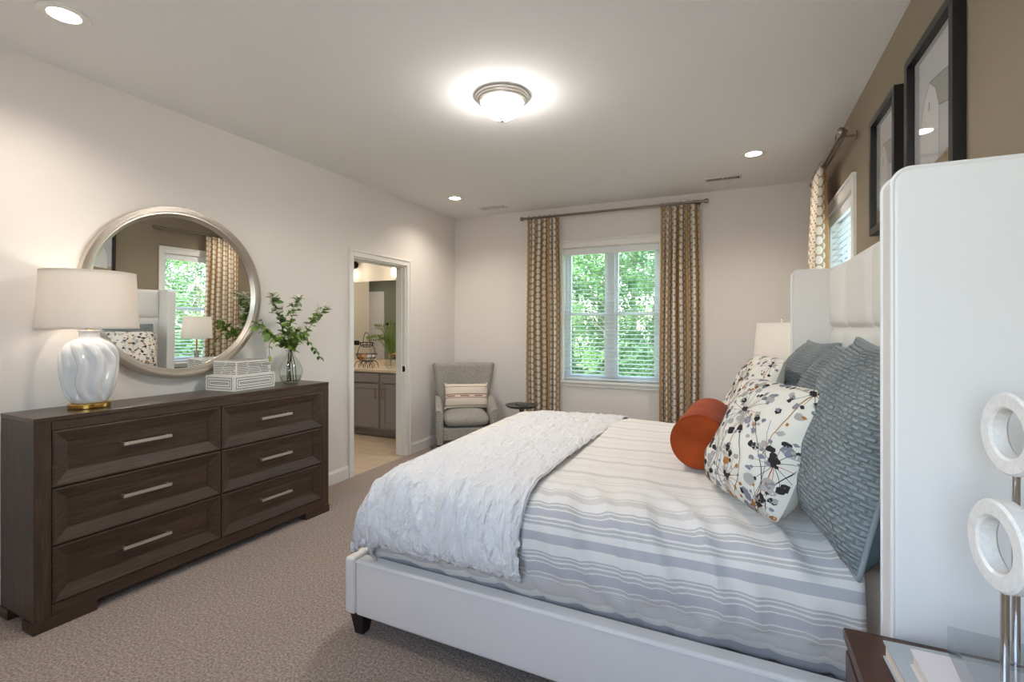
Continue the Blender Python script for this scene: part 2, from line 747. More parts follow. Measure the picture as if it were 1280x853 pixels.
def lumbar_mat():
    t = NT('woven_stripe_cream')
    t.set(rough=0.95, spec=0.1)
    tc = t.n('TexCoord')
    sp = t.n('SeparateXYZ')
    t.l(tc.outputs['UV'], sp.inputs[0])
    C = srgb(232, 217, 200)
    Rr = srgb(150, 92, 78)
    D = srgb(110, 84, 72)
    stops = [(0.0, C), (0.10, D), (0.12, C), (0.40, Rr), (0.425, C), (0.46, Rr), (0.50, C), (0.535, Rr), (0.565, C), (0.84, D), (0.86, C)]
    base = t.ramp(sp.outputs[1], stops, 'CONSTANT')
    mid = t.math('MULTIPLY', t.math('GREATER_THAN', sp.outputs[1], 0.44), t.math('LESS_THAN', sp.outputs[1], 0.53))
    gap = t.math('LESS_THAN', t.math('FRACT', t.math('ADD', t.math('MULTIPLY', sp.outputs[0], 3.2), 0.25)), 0.38)
    t.col(t.mix(t.math('MULTIPLY', mid, gap), base, C))
    t.bump(t.noise(t.coords('UV', (160, 90, 1)), 1.0, 2), 0.4, 0.002)
    return t.mat


M['lumbar'] = lumbar_mat()
M['leaf'] = plain('green_leaf', srgb(122, 150, 66), 0.5, var=0.3, vscale=30)
M['leaf_dark'] = plain('dark_green_leaf', srgb(92, 124, 58), 0.5, var=0.3, vscale=30)
M['stem'] = plain('dark_woody_stem', srgb(70, 56, 44), 0.7)
M['blossom'] = plain('pale_green_white_blossom', srgb(242, 242, 224), 0.7)
M['bone'] = plain('bone_inlay', srgb(232, 228, 222), 0.35, var=0.04)
M['inlay'] = plain('dark_inlay_line', srgb(74, 68, 66), 0.4)
M['bathcab'] = plain('grey_cabinet_paint', srgb(150, 145, 143), 0.45)
M['quartz'] = plain('cream_stone_top', srgb(226, 208, 188), 0.25, var=0.05, vscale=40)
M['fern'] = plain('fern_green', srgb(116, 140, 62), 0.6, var=0.25, vscale=40)
M['paper'] = plain('book_pages', srgb(226, 214, 200), 0.9)
M['book_grey'] = plain('grey_book_cover', srgb(176, 182, 186), 0.5)
M['book_white'] = plain('pale_book_cover', srgb(224, 216, 216), 0.3)
M['darkbronze_table'] = plain('pewter_table_metal', srgb(92, 90, 84), 0.35, 0.6)
M['grille'] = plain('vent_grille_white', srgb(214, 214, 212), 0.5)
M['ventdark'] = plain('vent_slot_dark', srgb(70, 70, 70), 0.8)


# ================================================================== THE ROOM
def struct(name, mb, m, **kw):
    o = mb.build(name, m, smooth=False, **kw)
    return tag(o, kind='structure')


def wall_x(mb, x0, x1, y0, y1, z0, z1, hole=None):
    """wall lying in a plane of constant x; hole = (ya, yb, za, zb)"""
    if not hole:
        mb.box(x0, x1, y0, y1, z0, z1)
        return
    a, b, c, d = hole
    mb.box(x0, x1, y0, a, z0, z1)
    mb.box(x0, x1, b, y1, z0, z1)
    mb.box(x0, x1, a, b, d, z1)
    if c > z0:
        mb.box(x0, x1, a, b, z0, c)


def wall_y(mb, y0, y1, x0, x1, z0, z1, hole=None):
    if not hole:
        mb.box(x0, x1, y0, y1, z0, z1)
        return
    a, b, c, d = hole
    mb.box(x0, a, y0, y1, z0, z1)
    mb.box(b, x1, y0, y1, z0, z1)
    mb.box(a, b, y0, y1, d, z1)
    if c > z0:
        mb.box(a, b, y0, y1, z0, c)


mb = MB(); mb.box(LW, RW, NW, BW, -0.1, 0.0); struct('floor', mb, M['carpet'])
mb = MB(); mb.box(LW - 0.12, RW + 0.16, NW - 0.16, BW + 0.16, CH, CH + 0.12); struct('ceiling', mb, M['ceil'])
mb = MB(); wall_x(mb, LW - 0.12, LW, NW - 0.15, BW, -0.1, CH, (DOOR[0], DOOR[1], -0.1, DOOR[2])); struct('wall_left', mb, M['wall'])
mb = MB(); wall_y(mb, BW, BW + 0.15, LW - 0.12, RW + 0.15, -0.1, CH, WIN); struct('wall_back', mb, M['wall'])
mb = MB(); wall_x(mb, RW, RW + 0.15, NW - 0.15, BW, -0.1, CH, RWIN); struct('wall_right', mb, M['taupe'])
mb = MB(); wall_y(mb, NW - 0.15, NW, LW, RW, -0.1, CH, NWIN); struct('wall_near', mb, M['wall'])


def profile_base(mb, p0, p1, nrm, h=0.115, t=0.014):
    """baseboard from p0 to p1 (xy) standing off the wall along nrm"""
    (x0, y0), (x1, y1) = p0, p1
    prof = [(0, 0), (t, 0), (t, h - 0.022), (t * 0.55, h - 0.008), (t * 0.45, h), (0, h)]
    vs = []
    for (px, py) in (p0, p1):
        for (o, z) in prof:
            vs.append((px + nrm[0] * o, py + nrm[1] * o, z))
    n = len(prof)
    fs = [tuple(range(n)), tuple(range(n, 2 * n))[::-1]] + [(i, (i + 1) % n, n + (i + 1) % n, n + i) for i in range(n)]
    mb.add(vs, fs)


mb = MB()
profile_base(mb, (LW, NW), (LW, DOOR[0] - 0.058), (1, 0))
profile_base(mb, (LW, DOOR[1] + 0.058), (LW, BW), (1, 0))
struct('baseboard_left', mb, M['trim'])
mb = MB(); profile_base(mb, (LW, BW), (RW, BW), (0, -1)); struct('baseboard_back', mb, M['trim'])
mb = MB(); profile_base(mb, (RW, NW), (RW, BW), (-1, 0)); struct('baseboard_right', mb, M['trim'])


# ---- door opening to the bathroom: casing, jamb
def casing_leg(mb, x, y0, y1, z0, z1, d=1):
    mb.box(x, x + 0.017 * d, y0, y1, z0, z1)
    mb.box(x + 0.012 * d, x + 0.022 * d, y0 + 0.006, y0 + 0.02, z0, z1)


door = thing('door_1', None, None, (LW, DOOR[0], 0), kind='structure')
W = DOOR[1] - DOOR[0]
mb = MB()
cw = 0.058
mb.box(0, 0.018, -cw, 0.003, 0, DOOR[2] + cw)
mb.box(0, 0.018, W - 0.003, W + cw, 0, DOOR[2] + cw)
mb.box(0, 0.018, 0.003, W - 0.003, DOOR[2] - 0.003, DOOR[2] + cw)
mb.box(0.016, 0.026, -cw, -cw + 0.016, 0, DOOR[2] + cw)
mb.box(0.016, 0.026, W + cw - 0.016, W + cw, 0, DOOR[2] + cw)
mb.box(0.016, 0.026, -cw + 0.016, W + cw - 0.016, DOOR[2] + cw - 0.016, DOOR[2] + cw)
mb.build('casing', M['trim'], door, bevel=0.003, seg=2, weld=False)
mb = MB()
mb.box(-0.121, 0.001, 0.0, 0.018, 0, DOOR[2])
mb.box(-0.121, 0.001, W - 0.018, W, 0, DOOR[2])
mb.box(-0.121, 0.001, 0.018, W - 0.018, DOOR[2] - 0.018, DOOR[2])
mb.box(-0.075, -0.040, W - 0.030, W - 0.017, 0, DOOR[2] - 0.018)
mb.box(-0.075, -0.040, 0.017, 0.030, 0, DOOR[2] - 0.018)
mb.box(-0.075, -0.040, 0.03, W - 0.03, DOOR[2] - 0.030, DOOR[2] - 0.017)
mb.build('jamb', M['trim'], door, smooth=False, weld=False)
mb = MB()
mb.box(-0.034, -0.004, W - 0.0205, W - 0.0175, 0.90, 0.96)
mb.box(-0.014, 0.002, W - 0.024, W - 0.020, 0.915, 0.945)
mb.build('strike_plate', M['black'], door, smooth=False, weld=False)


# ---- windows
def make_window(name, along, origin, w, z0, z1, mull=True):
    """window set in a wall; local x runs along the wall, local y points out of the room"""
    root = thing(name, None, None, origin, along, kind='structure')
    f = MB()
    d0, d1 = 0.075, 0.135
    fr = 0.04
    f.box(0, fr, d0, d1, z0, z1)
    f.box(w - fr, w, d0, d1, z0, z1)
    f.box(fr, w - fr, d0, d1, z1 - fr, z1)
    f.box(fr, w - fr, d0, d1, z0, z0 + fr)
    if mull:
        f.box(w / 2 - 0.045, w / 2 + 0.045, d0 - 0.01, d1, z0 + fr, z1 - fr)
    f.build('window_frame', M['vinyl'], root, bevel=0.004, weld=False)
    zm = 0.5 * (z0 + z1)
    bays = [(fr, w / 2 - 0.045), (w / 2 + 0.045, w - fr)] if mull else [(fr, w - fr)]
    for (a, b) in bays:
        for (lo, hi, off) in ((z0 + fr, zm + 0.02, 0.0), (zm - 0.02, z1 - fr, 0.02)):
            s = MB()
            e0, e1 = d0 + 0.008 + off, d0 + 0.033 + off
            q = 0.032
            s.box(a, a + q, e0, e1, lo, hi)
            s.box(b - q, b, e0, e1, lo, hi)
            s.box(a + q, b - q, e0, e1, hi - q, hi)
            s.box(a + q, b - q, e0, e1, lo, lo + q)
            so = s.build('sash', M['vinyl'], root, bevel=0.003, weld=False)
            g = MB()
            g.box(a + q - 0.004, b - q + 0.004, (e0 + e1) / 2 - 0.003, (e0 + e1) / 2 + 0.003, lo + q - 0.004, hi - q + 0.004)
            g.build('pane', M['pane'], so, smooth=False)
    c = MB()       # white lining of the opening, face casing, stool and apron
    c.box(-0.004, 0.012, 0.0, d0, z0, z1)
    c.box(w - 0.012, w + 0.004, 0.0, d0, z0, z1)
    c.box(0.012, w - 0.012, 0.0, d0, z1 - 0.012, z1 + 0.004)
    k = 0.06
    c.box(-k, 0.004, -0.018, 0.002, z0, z1 + k)
    c.box(w - 0.004, w + k, -0.018, 0.002, z0, z1 + k)
    c.box(0.004, w - 0.004, -0.018, 0.002, z1 - 0.004, z1 + k)
    c.box(-k - 0.004, w + k + 0.004, -0.026, 0.0, z1 + k, z1 + k + 0.022)
    c.build('casing', M['trim'], root, bevel=0.003, weld=False)
    s = MB()
    s.box(-k - 0.015, w + k + 0.015, -0.045, 0.0, z0 - 0.022, z0 + 0.004)
    s.box(0.0, w, 0.0, d0, z0 - 0.01, z0 + 0.004)
    s.build('sill', M['trim'], root, bevel=0.004, weld=False)
    s = MB()
    s.box(-k, w + k, -0.018, 0.002, z0 - 0.063, z0 - 0.022)
    s.build('apron', M['trim'], root, bevel=0.003, weld=False)
    return root


make_window('window_1', 0.0, (WIN[0], BW, 0), WIN[1] - WIN[0], WIN[2], WIN[3])
make_window('window_2', -pi / 2, (RW, RWIN[1], 0), RWIN[1] - RWIN[0], RWIN[2], RWIN[3], mull=False)
make_window('window_3_unseen', pi, (NWIN[1], NW, 0), NWIN[1] - NWIN[0], NWIN[2], NWIN[3])  # out of view, added to light the room from behind the viewer


def make_blind(name, label, origin, rot, w, z0, z1, tilt=9.0):
    root = thing(name, label, 'window blind', origin, rot)
    y = 0.036
    v = MB()
    v.box(0.014, w - 0.014, 0.002, 0.012, z1 - 0.085, z1 - 0.014)
    v.box(0.016, w - 0.016, 0.012, 0.062, z1 - 0.05, z1 - 0.014)
    v.build('valance', M['blind'], root, bevel=0.003, weld=False)
    s = MB()
    z = z0 + 0.06
    pitch = 0.0455
    a = radians(tilt)
    while z < z1 - 0.08:
        dy, dz = 0.025 * cos(a), 0.025 * sin(a)
        t = 0.0014
        vs = []
        for x in (0.018, w - 0.018):
            vs += [(x, y - dy, z - dz - t), (x, y + dy, z + dz - t), (x, y + dy, z + dz + t), (x, y - dy, z - dz + t)]
        s.add(vs, [(0, 1, 2, 3), (4, 7, 6, 5), (0, 4, 5, 1), (1, 5, 6, 2), (2, 6, 7, 3), (3, 7, 4, 0)])
        z += pitch
    s.build('slats', M['slat'], root, smooth=False, weld=False)
    b = MB()
    b.box(0.016, w - 0.016, y - 0.025, y + 0.025, z0 + 0.012, z0 + 0.028)
    b.build('bottom_rail', M['blind'], root, bevel=0.003)
    c = MB()
    for fx in (0.12, 0.5, 0.88) if w > 0.9 else (0.18, 0.82):
        for yy in (y - 0.027, y + 0.027):
            c.tube([(w * fx, yy, z0 + 0.02), (w * fx, yy, z1 - 0.05)], 0.0011, 5)
    c.build('ladder_cord', M['blind'], root, smooth=False)
    return root


make_blind('window_blind', 'white slatted blind with open slats in the back window between the curtains', (WIN[0], BW, 0), 0, WIN[1] - WIN[0], WIN[2] + 0.006, WIN[3], 8)
make_blind('window_blind', 'white slatted blind in the side window behind the headboard', (RW, RWIN[1], 0), -pi / 2, RWIN[1] - RWIN[0], RWIN[2] + 0.006, RWIN[3], 8)

# ---- ceiling fittings
def can_light(x, y, label):
    root = thing('recessed_downlight', label, 'ceiling light', (x, y, CH), 0, 'recessed ceiling downlights')
    t = MB()
    t.lathe([(0.058, -0.0005), (0.062, -0.004), (0.088, -0.007), (0.094, -0.004), (0.094, -0.0002)], 40)
    t.lathe([(0.058, -0.0005), (0.058, -0.003), (0.062, -0.004)], 40)
    t.build('trim_ring', M['trim'], root)
    l = MB()
    l.lathe([(0.00001, -0.0025), (0.0585, -0.0025)], 32)
    l.build('lens', M['bulb'], root, smooth=False)
    d = bpy.data.lights.new('downlight_lamp', 'SPOT')
    d.energy = CAN_W
    d.color = (1.0, 0.885, 0.77)
    d.spot_size = radians(140)
    d.spot_blend = 1.0
    d.shadow_soft_size = 0.05
    o = bpy.data.objects.new('downlight_lamp', d)
    o.location = (0, 0, -0.012)
    o.parent = root
    COL.objects.link(o)


can_light(-2.664, 1.129, 'large looking round recessed downlight in the ceiling above the dresser lamp')
can_light(0.118, 4.285, 'round recessed downlight in the ceiling near the side curtain')
can_light(-2.70, 4.45, 'round recessed downlight in the ceiling above the armchair corner')

fx = thing('flush_ceiling_light', 'flush ceiling light with frosted glass bowl and nickel rings', 'ceiling light', (-1.255, 2.60, CH))
mb = MB()
mb.lathe([(0.00001, 0), (0.152, 0), (0.158, -0.008), (0.156, -0.018), (0.150, -0.020), (0.148, -0.028), (0.140, -0.031), (0.138, -0.040), (0.128, -0.045), (0.120, -0.045)], 56)
mb.build('nickel_ring', M['nickel'], fx, angle=25)
mb = MB()
mb.lathe([(0.124, -0.040), (0.121, -0.055), (0.112, -0.078), (0.092, -0.104), (0.06, -0.123), (0.02, -0.132), (0.00001, -0.133)], 48)
mb.build('glass_bowl', M['dome'], fx)
mb = MB()
mb.lathe([(0.00001, -0.130), (0.016, -0.131), (0.018, -0.136), (0.011, -0.141), (0.012, -0.147), (0.006, -0.155), (0.00001, -0.157)], 20)
mb.build('finial', M['nickel'], fx)

d = bpy.data.lights.new('flush_lamp', 'SPOT')
d.energy = FLUSH_W
d.color = (1.0, 0.93, 0.85)
d.spot_size = radians(176)
d.spot_blend = 0.35
d.shadow_soft_size = 0.10
o = bpy.data.objects.new('flush_lamp', d)
o.location = (0, 0, -0.165)
o.parent = fx
COL.objects.link(o)


def vent(x, y, rz, label):
    root = thing('ceiling_vent', label, 'air vent', (x, y, CH), rz, 'ceiling air vents')
    f = MB()
    L, Wd = 0.155, 0.055
    f.box(-L, L, -Wd, -Wd + 0.016, -0.006, -0.0002)
    f.box(-L, L, Wd - 0.016, Wd, -0.006, -0.0002)
    f.box(-L, -L + 0.018, -Wd + 0.016, Wd - 0.016, -0.006, -0.0002)
    f.box(L - 0.018, L, -Wd + 0.016, Wd - 0.016, -0.006, -0.0002)
    f.box(-0.008, 0.008, -Wd + 0.016, Wd - 0.016, -0.006, -0.0002)
    f.build('frame', M['grille'], root, weld=False, smooth=False)
    g = MB()
    g.box(-L + 0.018, L - 0.018, -Wd + 0.016, Wd - 0.016, -0.0015, -0.0002, 1)
    x = -L + 0.026
    while x < L - 0.022:
        if abs(x) > 0.014:
            g.add([(x - 0.004, -Wd + 0.016, -0.0055), (x + 0.001, -Wd + 0.016, -0.0016), (x + 0.001, Wd - 0.016, -0.0016), (x - 0.004, Wd - 0.016, -0.0055)], [(0, 1, 2, 3)])
        x += 0.0125
    g.build('louvres', [M['grille'], M['ventdark']], root, smooth=False, weld=False)


vent(-0.115, 4.88, 0.0, 'slotted air vent in the ceiling above the right end of the curtain rod')
vent(-2.52, 4.98, 0.0, 'slotted air vent in the ceiling above the left curtain')


# ---- curtain rods and curtains
def rod(name, label, p0, p1, wall_n, rr=0.0125, brackets=(0.03, 0.97), wall_gap=0.08):
    p0, p1 = Vector(p0), Vector(p1)
    n = Vector(wall_n)                 # from the wall into the room
    root = thing(name, label, 'curtain rod', p0)
    d = p1 - p0
    m1 = MB()
    m1.tube([(0, 0, 0), d], rr, 16)
    m1.build('rod', M['rodmetal'], root)
    m2 = MB()
    off = -n * 0.034 + Vector((0, 0, 0.012))
    m2.tube([off + d * 0.01, off + d * 0.99], 0.008, 12)
    m2.build('back_rod', M['rodmetal'], root)
    u = d.normalized()
    for q, s in ((Vector((0, 0, 0)), -1), (d, 1)):
        e = MB()
        e.tube([q, q + u * s * 0.012, q + u * s * 0.012001, q + u * s * 0.040, q + u * s * 0.044], [rr * 1.25, rr * 1.25, rr * 1.7, rr * 1.7, rr * 1.2], 16)
        e.build('finial', M['rodmetal'], root)
    for t in brackets:
        b = MB()
        q = d * t
        b.tube([q - n * wall_gap, q - n * (wall_gap - 0.006)], 0.026, 16)
        b.tube([q - n * (wall_gap - 0.004), q - n * 0.012], 0.007, 10)
        b.tube([q + u * -0.008 - n * 0.0, q + u * 0.008], rr * 1.35, 14)
        b.build('bracket', M['rodmetal'], root)
    return root


BROD_Z, RROD_Z = 2.634, 2.545
rod('curtain_rod', 'nickel double curtain rod above the back window', (-2.245, BW - 0.08, BROD_Z), (-0.30, BW - 0.08, BROD_Z), (0, -1, 0))
rod('curtain_rod', 'nickel double curtain rod on the taupe wall behind the headboard', (RW - 0.095, 3.50, RROD_Z), (RW - 0.095, 4.66, RROD_Z), (-1, 0, 0), wall_gap=0.095, brackets=(0.06, 0.95))


def curtain(label, a, b, wall_n, ztop, folds, amp, seed, flare=1.05):
    """pleated panel hanging from a to b (xy) off a rod"""
    rnd = random.Random(seed)
    a, b = Vector((a[0], a[1], 0)), Vector((b[0], b[1], 0))
    L = (b - a).length
    u = (b - a).normalized()
    n = Vector((wall_n[0], wall_n[1], 0))
    root = thing('curtain', label, 'curtain', (a + b) / 2)
    c0 = (a + b) / 2
    ph = [rnd.uniform(-0.5, 0.5) for _ in range(folds + 2)]
    nu, nv = folds * 14, 36
    H = ztop - 0.015

    def path(s, v):
        k = s * folds
        i = min(int(k), folds - 1)
        jit = ph[i] * (1 - (k - i)) + ph[i + 1] * (k - i)
        am = amp * (0.55 + 0.45 * smoothstep(0, 0.25, v)) * (1 + 0.25 * jit)
        w = sin(2 * pi * k + 0.9 * v * jit)
        sharp = w * (1.25 - 0.25 * w * w)
        x = (s - 0.5) * L * (1 + (flare - 1) * v) + 0.006 * cos(4 * pi * k + jit) + 0.004 * sin(7 * v + i)
        return x, sharp * am

    def fn(s, v):
        x, y = path(s, v)
        return u * x + n * y + Vector((0, 0, ztop - v * H))
    arc = [0.0]
    for i in range(nu):
        x0, y0 = path(i / nu, 0.6)
        x1, y1 = path((i + 1) / nu, 0.6)
        arc.append(arc[-1] + sqrt((x1 - x0) ** 2 + (y1 - y0) ** 2))

    def uv(s, v):
        return (arc[int(round(s * nu))] + 0.01, v * H)
    m = MB()
    m.grid(fn, nu, nv, 0, uv)
    m.build('fabric_panel', M['curtain'], root, solid=0.0025, angle=80)
    for i in range(folds):
        s = (i + 0.25) / folds
        x, y = path(s, 0)
        r = MB()
        cc = u * ((s - 0.5) * L) + Vector((0, 0, ztop + 0.022))
        pts = [cc + n * (0.020 * cos(t)) + Vector((0, 0, 0.020 * sin(t))) for t in [2 * pi * k / 16 for k in range(16)]]
        r.tube(pts, 0.0022, 6, closed=True)
        r.build('ring', M['rodmetal'], root)
    return root


curtain('tan oval print curtain panel on the left of the back window', (-2.195, BW - 0.085), (-1.815, BW - 0.085), (0, -1), BROD_Z - 0.020, 6, 0.045, 3)
curtain('tan oval print curtain panel on the right of the back window', (-0.715, BW - 0.085), (-0.345, BW - 0.085), (0, -1), BROD_Z - 0.020, 6, 0.045, 8, 1.08)
curtain('tan oval print curtain on the taupe side wall behind the headboard', (RW - 0.10, 4.10), (RW - 0.10, 4.56), (-1, 0), RROD_Z - 0.020, 6, 0.045, 11)

# ================================================================== OUTSIDE
mb = MB()
mb.box(-30, 40, BW + 0.17, 45, -0.62, -0.5)
mb.box(RW + 0.17, 40, -12, BW + 0.16, -0.62, -0.5)
M['lawn'] = plain('lawn_green', srgb(120, 150, 80), 0.95, var=0.35, vscale=3)
tag(mb.build('ground', M['lawn'], smooth=False, weld=False), kind='structure')
mb = MB()
mb.box(-12, 14, -16, NW - 0.17, -0.62, -0.45)  # unseen pale ground, added to bounce sunlight up to the ceiling
M['bounce_ground'] = plain('pale_bounce_ground', srgb(206, 202, 195), 0.9, var=0.06, vscale=2)
tag(mb.build('ground_bounce_near', M['bounce_ground'], smooth=False, weld=False), kind='structure')
mb = MB()
mb.box(RW + 0.17, 5.0, NW - 0.16, BW + 3.0, -0.499, -0.47)  # pale strip added to bounce light up under the side blind
tag(mb.build('ground_bounce_side', M['bounce_ground'], smooth=False, weld=False), kind='structure')
M['foliage_a'] = plain('tree_foliage_bright', srgb(150, 182, 130), 0.6, var=0.4, vscale=1.6)
M['foliage_b'] = plain('tree_foliage_mid', srgb(120, 156, 112), 0.6, var=0.4, vscale=1.6)
M['bark'] = plain('pale_bark', srgb(150, 140, 126), 0.9, var=0.2, vscale=10)
for k in ('foliage_a', 'foliage_b'):
    mt = M[k]
    nt = mt.node_tree
    pb = nt.nodes['Principled BSDF']
    tr = nt.nodes.new('ShaderNodeBsdfTranslucent')
    nt.links.new(pb.inputs['Base Color'].links[0].from_socket, tr.inputs[0])
    mx = nt.nodes.new('ShaderNodeMixShader')
    mx.inputs[0].default_value = 0.4
    nt.links.new(pb.outputs[0], mx.inputs[1])
    nt.links.new(tr.outputs[0], mx.inputs[2])
    nt.links.new(mx.outputs[0], nt.nodes['Material Output'].inputs[0])


def tree_proto(seed, H, R, low, nleaf, m):
    rnd = random.Random(seed)
    root = thing('tree', None, None)
    t = MB()
    t.tube([(0, 0, 0), (rnd.uniform(-.1, .1), rnd.uniform(-.1, .1), H * 0.45), (rnd.uniform(-.3, .3), rnd.uniform(-.3, .3), H * 0.92)], [0.10, 0.07, 0.02], 8)
    for k in range(7):
        z = H * rnd.uniform(0.25, 0.8)
        a = rnd.uniform(0, 2 * pi)
        r = R * rnd.uniform(0.5, 0.9)
        t.tube([(0, 0, z), (r * .5 * cos(a), r * .5 * sin(a), z + .3), (r * cos(a), r * sin(a), z + .7)], [0.035, 0.02, 0.006], 5)
    t.build('trunk', M['bark'], root)
    f = MB()
    blobs = []
    for k in range(46):
        z = rnd.uniform(low, 1.0)
        rr = R * (1.0 - 0.55 * max(0, z - 0.35) / 0.65) * sqrt(rnd.uniform(0.05, 1))
        a = rnd.uniform(0, 2 * pi)
        blobs.append((rr * cos(a), rr * sin(a), z * H, rnd.uniform(0.25, 0.55)))
    for k in range(nleaf):
        bx, by, bz, br = rnd.choice(blobs)
        p = Vector((rnd.gauss(0, 1), rnd.gauss(0, 1), rnd.gauss(0, 0.7))) * br * 0.6 + Vector((bx, by, bz))
        if p.z < 0.03:
            p.z = 0.03 + abs(p.z) * .5
        d1 = Vector((rnd.gauss(0, 1), rnd.gauss(0, 1), rnd.gauss(-0.2, .5))).normalized()
        d2 = d1.cross(Vector((rnd.gauss(0, .4), rnd.gauss(0, .4), 1))).normalized()
        s = rnd.uniform(0.05, 0.10)
        f.add([p - d1 * s, p + d2 * s * .45, p + d1 * s, p - d2 * s * .45], [(0, 1, 2, 3)])
    f.build('foliage', m, root, smooth=False, weld=False, recalc=False)
    return root


TREES = [tree_proto(5, 6.0, 1.5, 0.02, 5200, M['foliage_a']), tree_proto(9, 7.0, 1.7, 0.05, 5600, M['foliage_b']), tree_proto(14, 5.0, 1.4, 0.0, 5000, M['foliage_a'])]
used_tree = set()


def plant_tree(k, x, y, s, rz, label, group):
    if k in used_tree:
        o = copy_tree(TREES[k])
    else:
        o = TREES[k]
        used_tree.add(k)
    o.location = (x, y, -0.5)
    o.rotation_euler = (0, 0, rz)
    o.scale = (s, s, s)
    tag(o, label, 'tree', group)


rnd = random.Random(77)
back_spots = [(-6.6, 14.2), (-5.4, 12.6), (-4.7, 14.6), (-4.1, 11.8), (-3.4, 13.6), (-2.9, 12.0), (-2.1, 14.0), (-1.7, 12.2), (-6.2, 17.5), (-4.6, 18.0), (-3.2, 17.0), (-2.0, 17.8), (-0.8, 16.2), (-7.6, 16.0)]
for i, (x, y) in enumerate(back_spots):
    plant_tree(i % 3, x, y, rnd.uniform(0.85, 1.15) * (1.25 if y > 15.5 else 1), rnd.uniform(0, 6), 'leafy green tree growing outside the back window, seen through its blind', 'trees outside the back window')
side_spots = [(9.0, 6.4), (8.6, 8.2), (9.2, 9.6), (8.4, 11.0), (10.4, 12.4), (12.0, 8.6), (12.4, 11.2), (9.4, 4.6), (11.4, 6.4), (13.6, 13.2), (14.2, 9.8), (10.6, 10.2), (12.6, 15.0), (7.8, 9.4)]
for i, (x, y) in enumerate(side_spots):
    plant_tree((i + 1) % 3, x, y, rnd.uniform(0.85, 1.15), rnd.uniform(0, 6), 'leafy green tree outside the side window, seen in the round mirror', 'trees outside the side window')

# ================================================================== BATHROOM SHELL
BX0, BX1, BY0, BY1 = -7.7, LW - 0.12, 3.0, 5.42
mb = MB(); mb.box(BX0, LW, BY0, BY1, -0.1, -0.004)
tag(mb.build('floor_bathroom', M['tile'], smooth=False), kind='structure')
mb = MB(); mb.box(BX0, BX1, BY0, BY1, CH, CH + 0.1)
tag(mb.build('ceiling_bathroom', M['ceil'], smooth=False), kind='structure')
mb = MB(); mb.box(BX0 - 0.1, BX1, BY1, BY1 + 0.1, -0.1, CH)
tag(mb.build('wall_bathroom_back', M['bathwall'], smooth=False), kind='structure')
mb = MB(); mb.box(BX0 - 0.1, BX1, BY0 - 0.1, BY0, -0.1, CH)
tag(mb.build('wall_bathroom_front', M['green_wall'], smooth=False), kind='structure')
mb = MB(); mb.box(BX0 - 0.1, BX0, BY0, BY1, -0.1, CH)
tag(mb.build('wall_bathroom_far', M['green_wall'], smooth=False), kind='structure')
mb = MB(); mb.box(-5.62, -5.5, 4.47, BY1, 0, CH)
tag(mb.build('wall_bathroom_partition', M['bathwall'], smooth=False), kind='structure')
bd = thing('door_2', None, None, (-7.06, BY0, 0), kind='structure')
mb = MB()
mb.box(-0.06, 0.0, 0, 0.02, 0, 2.09); mb.box(0.62, 0.68, 0, 0.02, 0, 2.09); mb.box(0, 0.62, 0, 0.02, 2.03, 2.09)
mb.build('casing', M['trim'], bd, bevel=0.003, weld=False)
mb = MB()
mb.box(0.0, 0.62, 0.002, 0.014, 0.01, 2.03)
for (z0, z1) in ((0.16, 0.92), (1.04, 1.9)):
    for (x0, x1) in ((0.09, 0.28), (0.34, 0.53)):
        mb.box(x0, x1, 0.010, 0.018, z0, z1)
mb.build('leaf', M['trim'], bd, bevel=0.003, weld=False)
can_light(-4.7, 3.95, 'unseen recessed downlight added to brighten the bathroom')  # fixture out of view, added as extra light for the vanity
can_light(-6.4, 3.8, 'unseen recessed downlight added to brighten the bathroom near its white door')  # second added fixture, brightens the far end of the bathroom


# ================================================================== DRESSER
DRX, DRY, DRR = -2.848, 1.098, radians(87.8)
DL, DD, DH = 1.675, 0.350, 0.968
DTOP = DH


def dr(x, y, z=0.0):
    """point on the dresser (along the front, towards the wall, up) in room coordinates"""
    return (DRX + x * cos(DRR) - y * sin(DRR), DRY + x * sin(DRR) + y * cos(DRR), z)


dresser = thing('dresser', 'dark walnut six drawer dresser with recessed panel drawer fronts under the round mirror', 'dresser', (DRX, DRY, 0), DRR)
FR, FT, FB = 0.062, 0.062, 0.058        # frame widths
Z0 = 0.05
mb = MB()
mb.box(0, FR, 0, DD, Z0, DH - 0.022)
mb.box(DL - FR, DL, 0, DD, Z0, DH - 0.022)
mb.box(FR, DL - FR, 0, 0.03, Z0, Z0 + FB)
mb.box(FR, DL - FR, 0, 0.03, DH - FT, DH - 0.022)
mb.box(FR, DL - FR, DD - 0.012, DD, Z0, DH - 0.022)
mb.box(FR, DL - FR, 0.03, DD - 0.012, Z0 + 0.02, Z0 + 0.04)
mb.build('carcass', M['wood_v'], dresser, bevel=0.003, seg=2, weld=False)
mb = MB()
mb.box(-0.001, DL + 0.001, -0.001, DD, DH - 0.022, DH)
mb.build('top', M['wood_top'], dresser, bevel=0.003)
for za, zb in ((DH - FT, DH - 0.022), (Z0, Z0 + FB)):
    mb = MB()
    mb.box(FR + 0.001, DL - FR - 0.001, -0.0006, 0.0, za, zb)
    mb.build('rail_facing', M['wood'], dresser, smooth=False, weld=False)
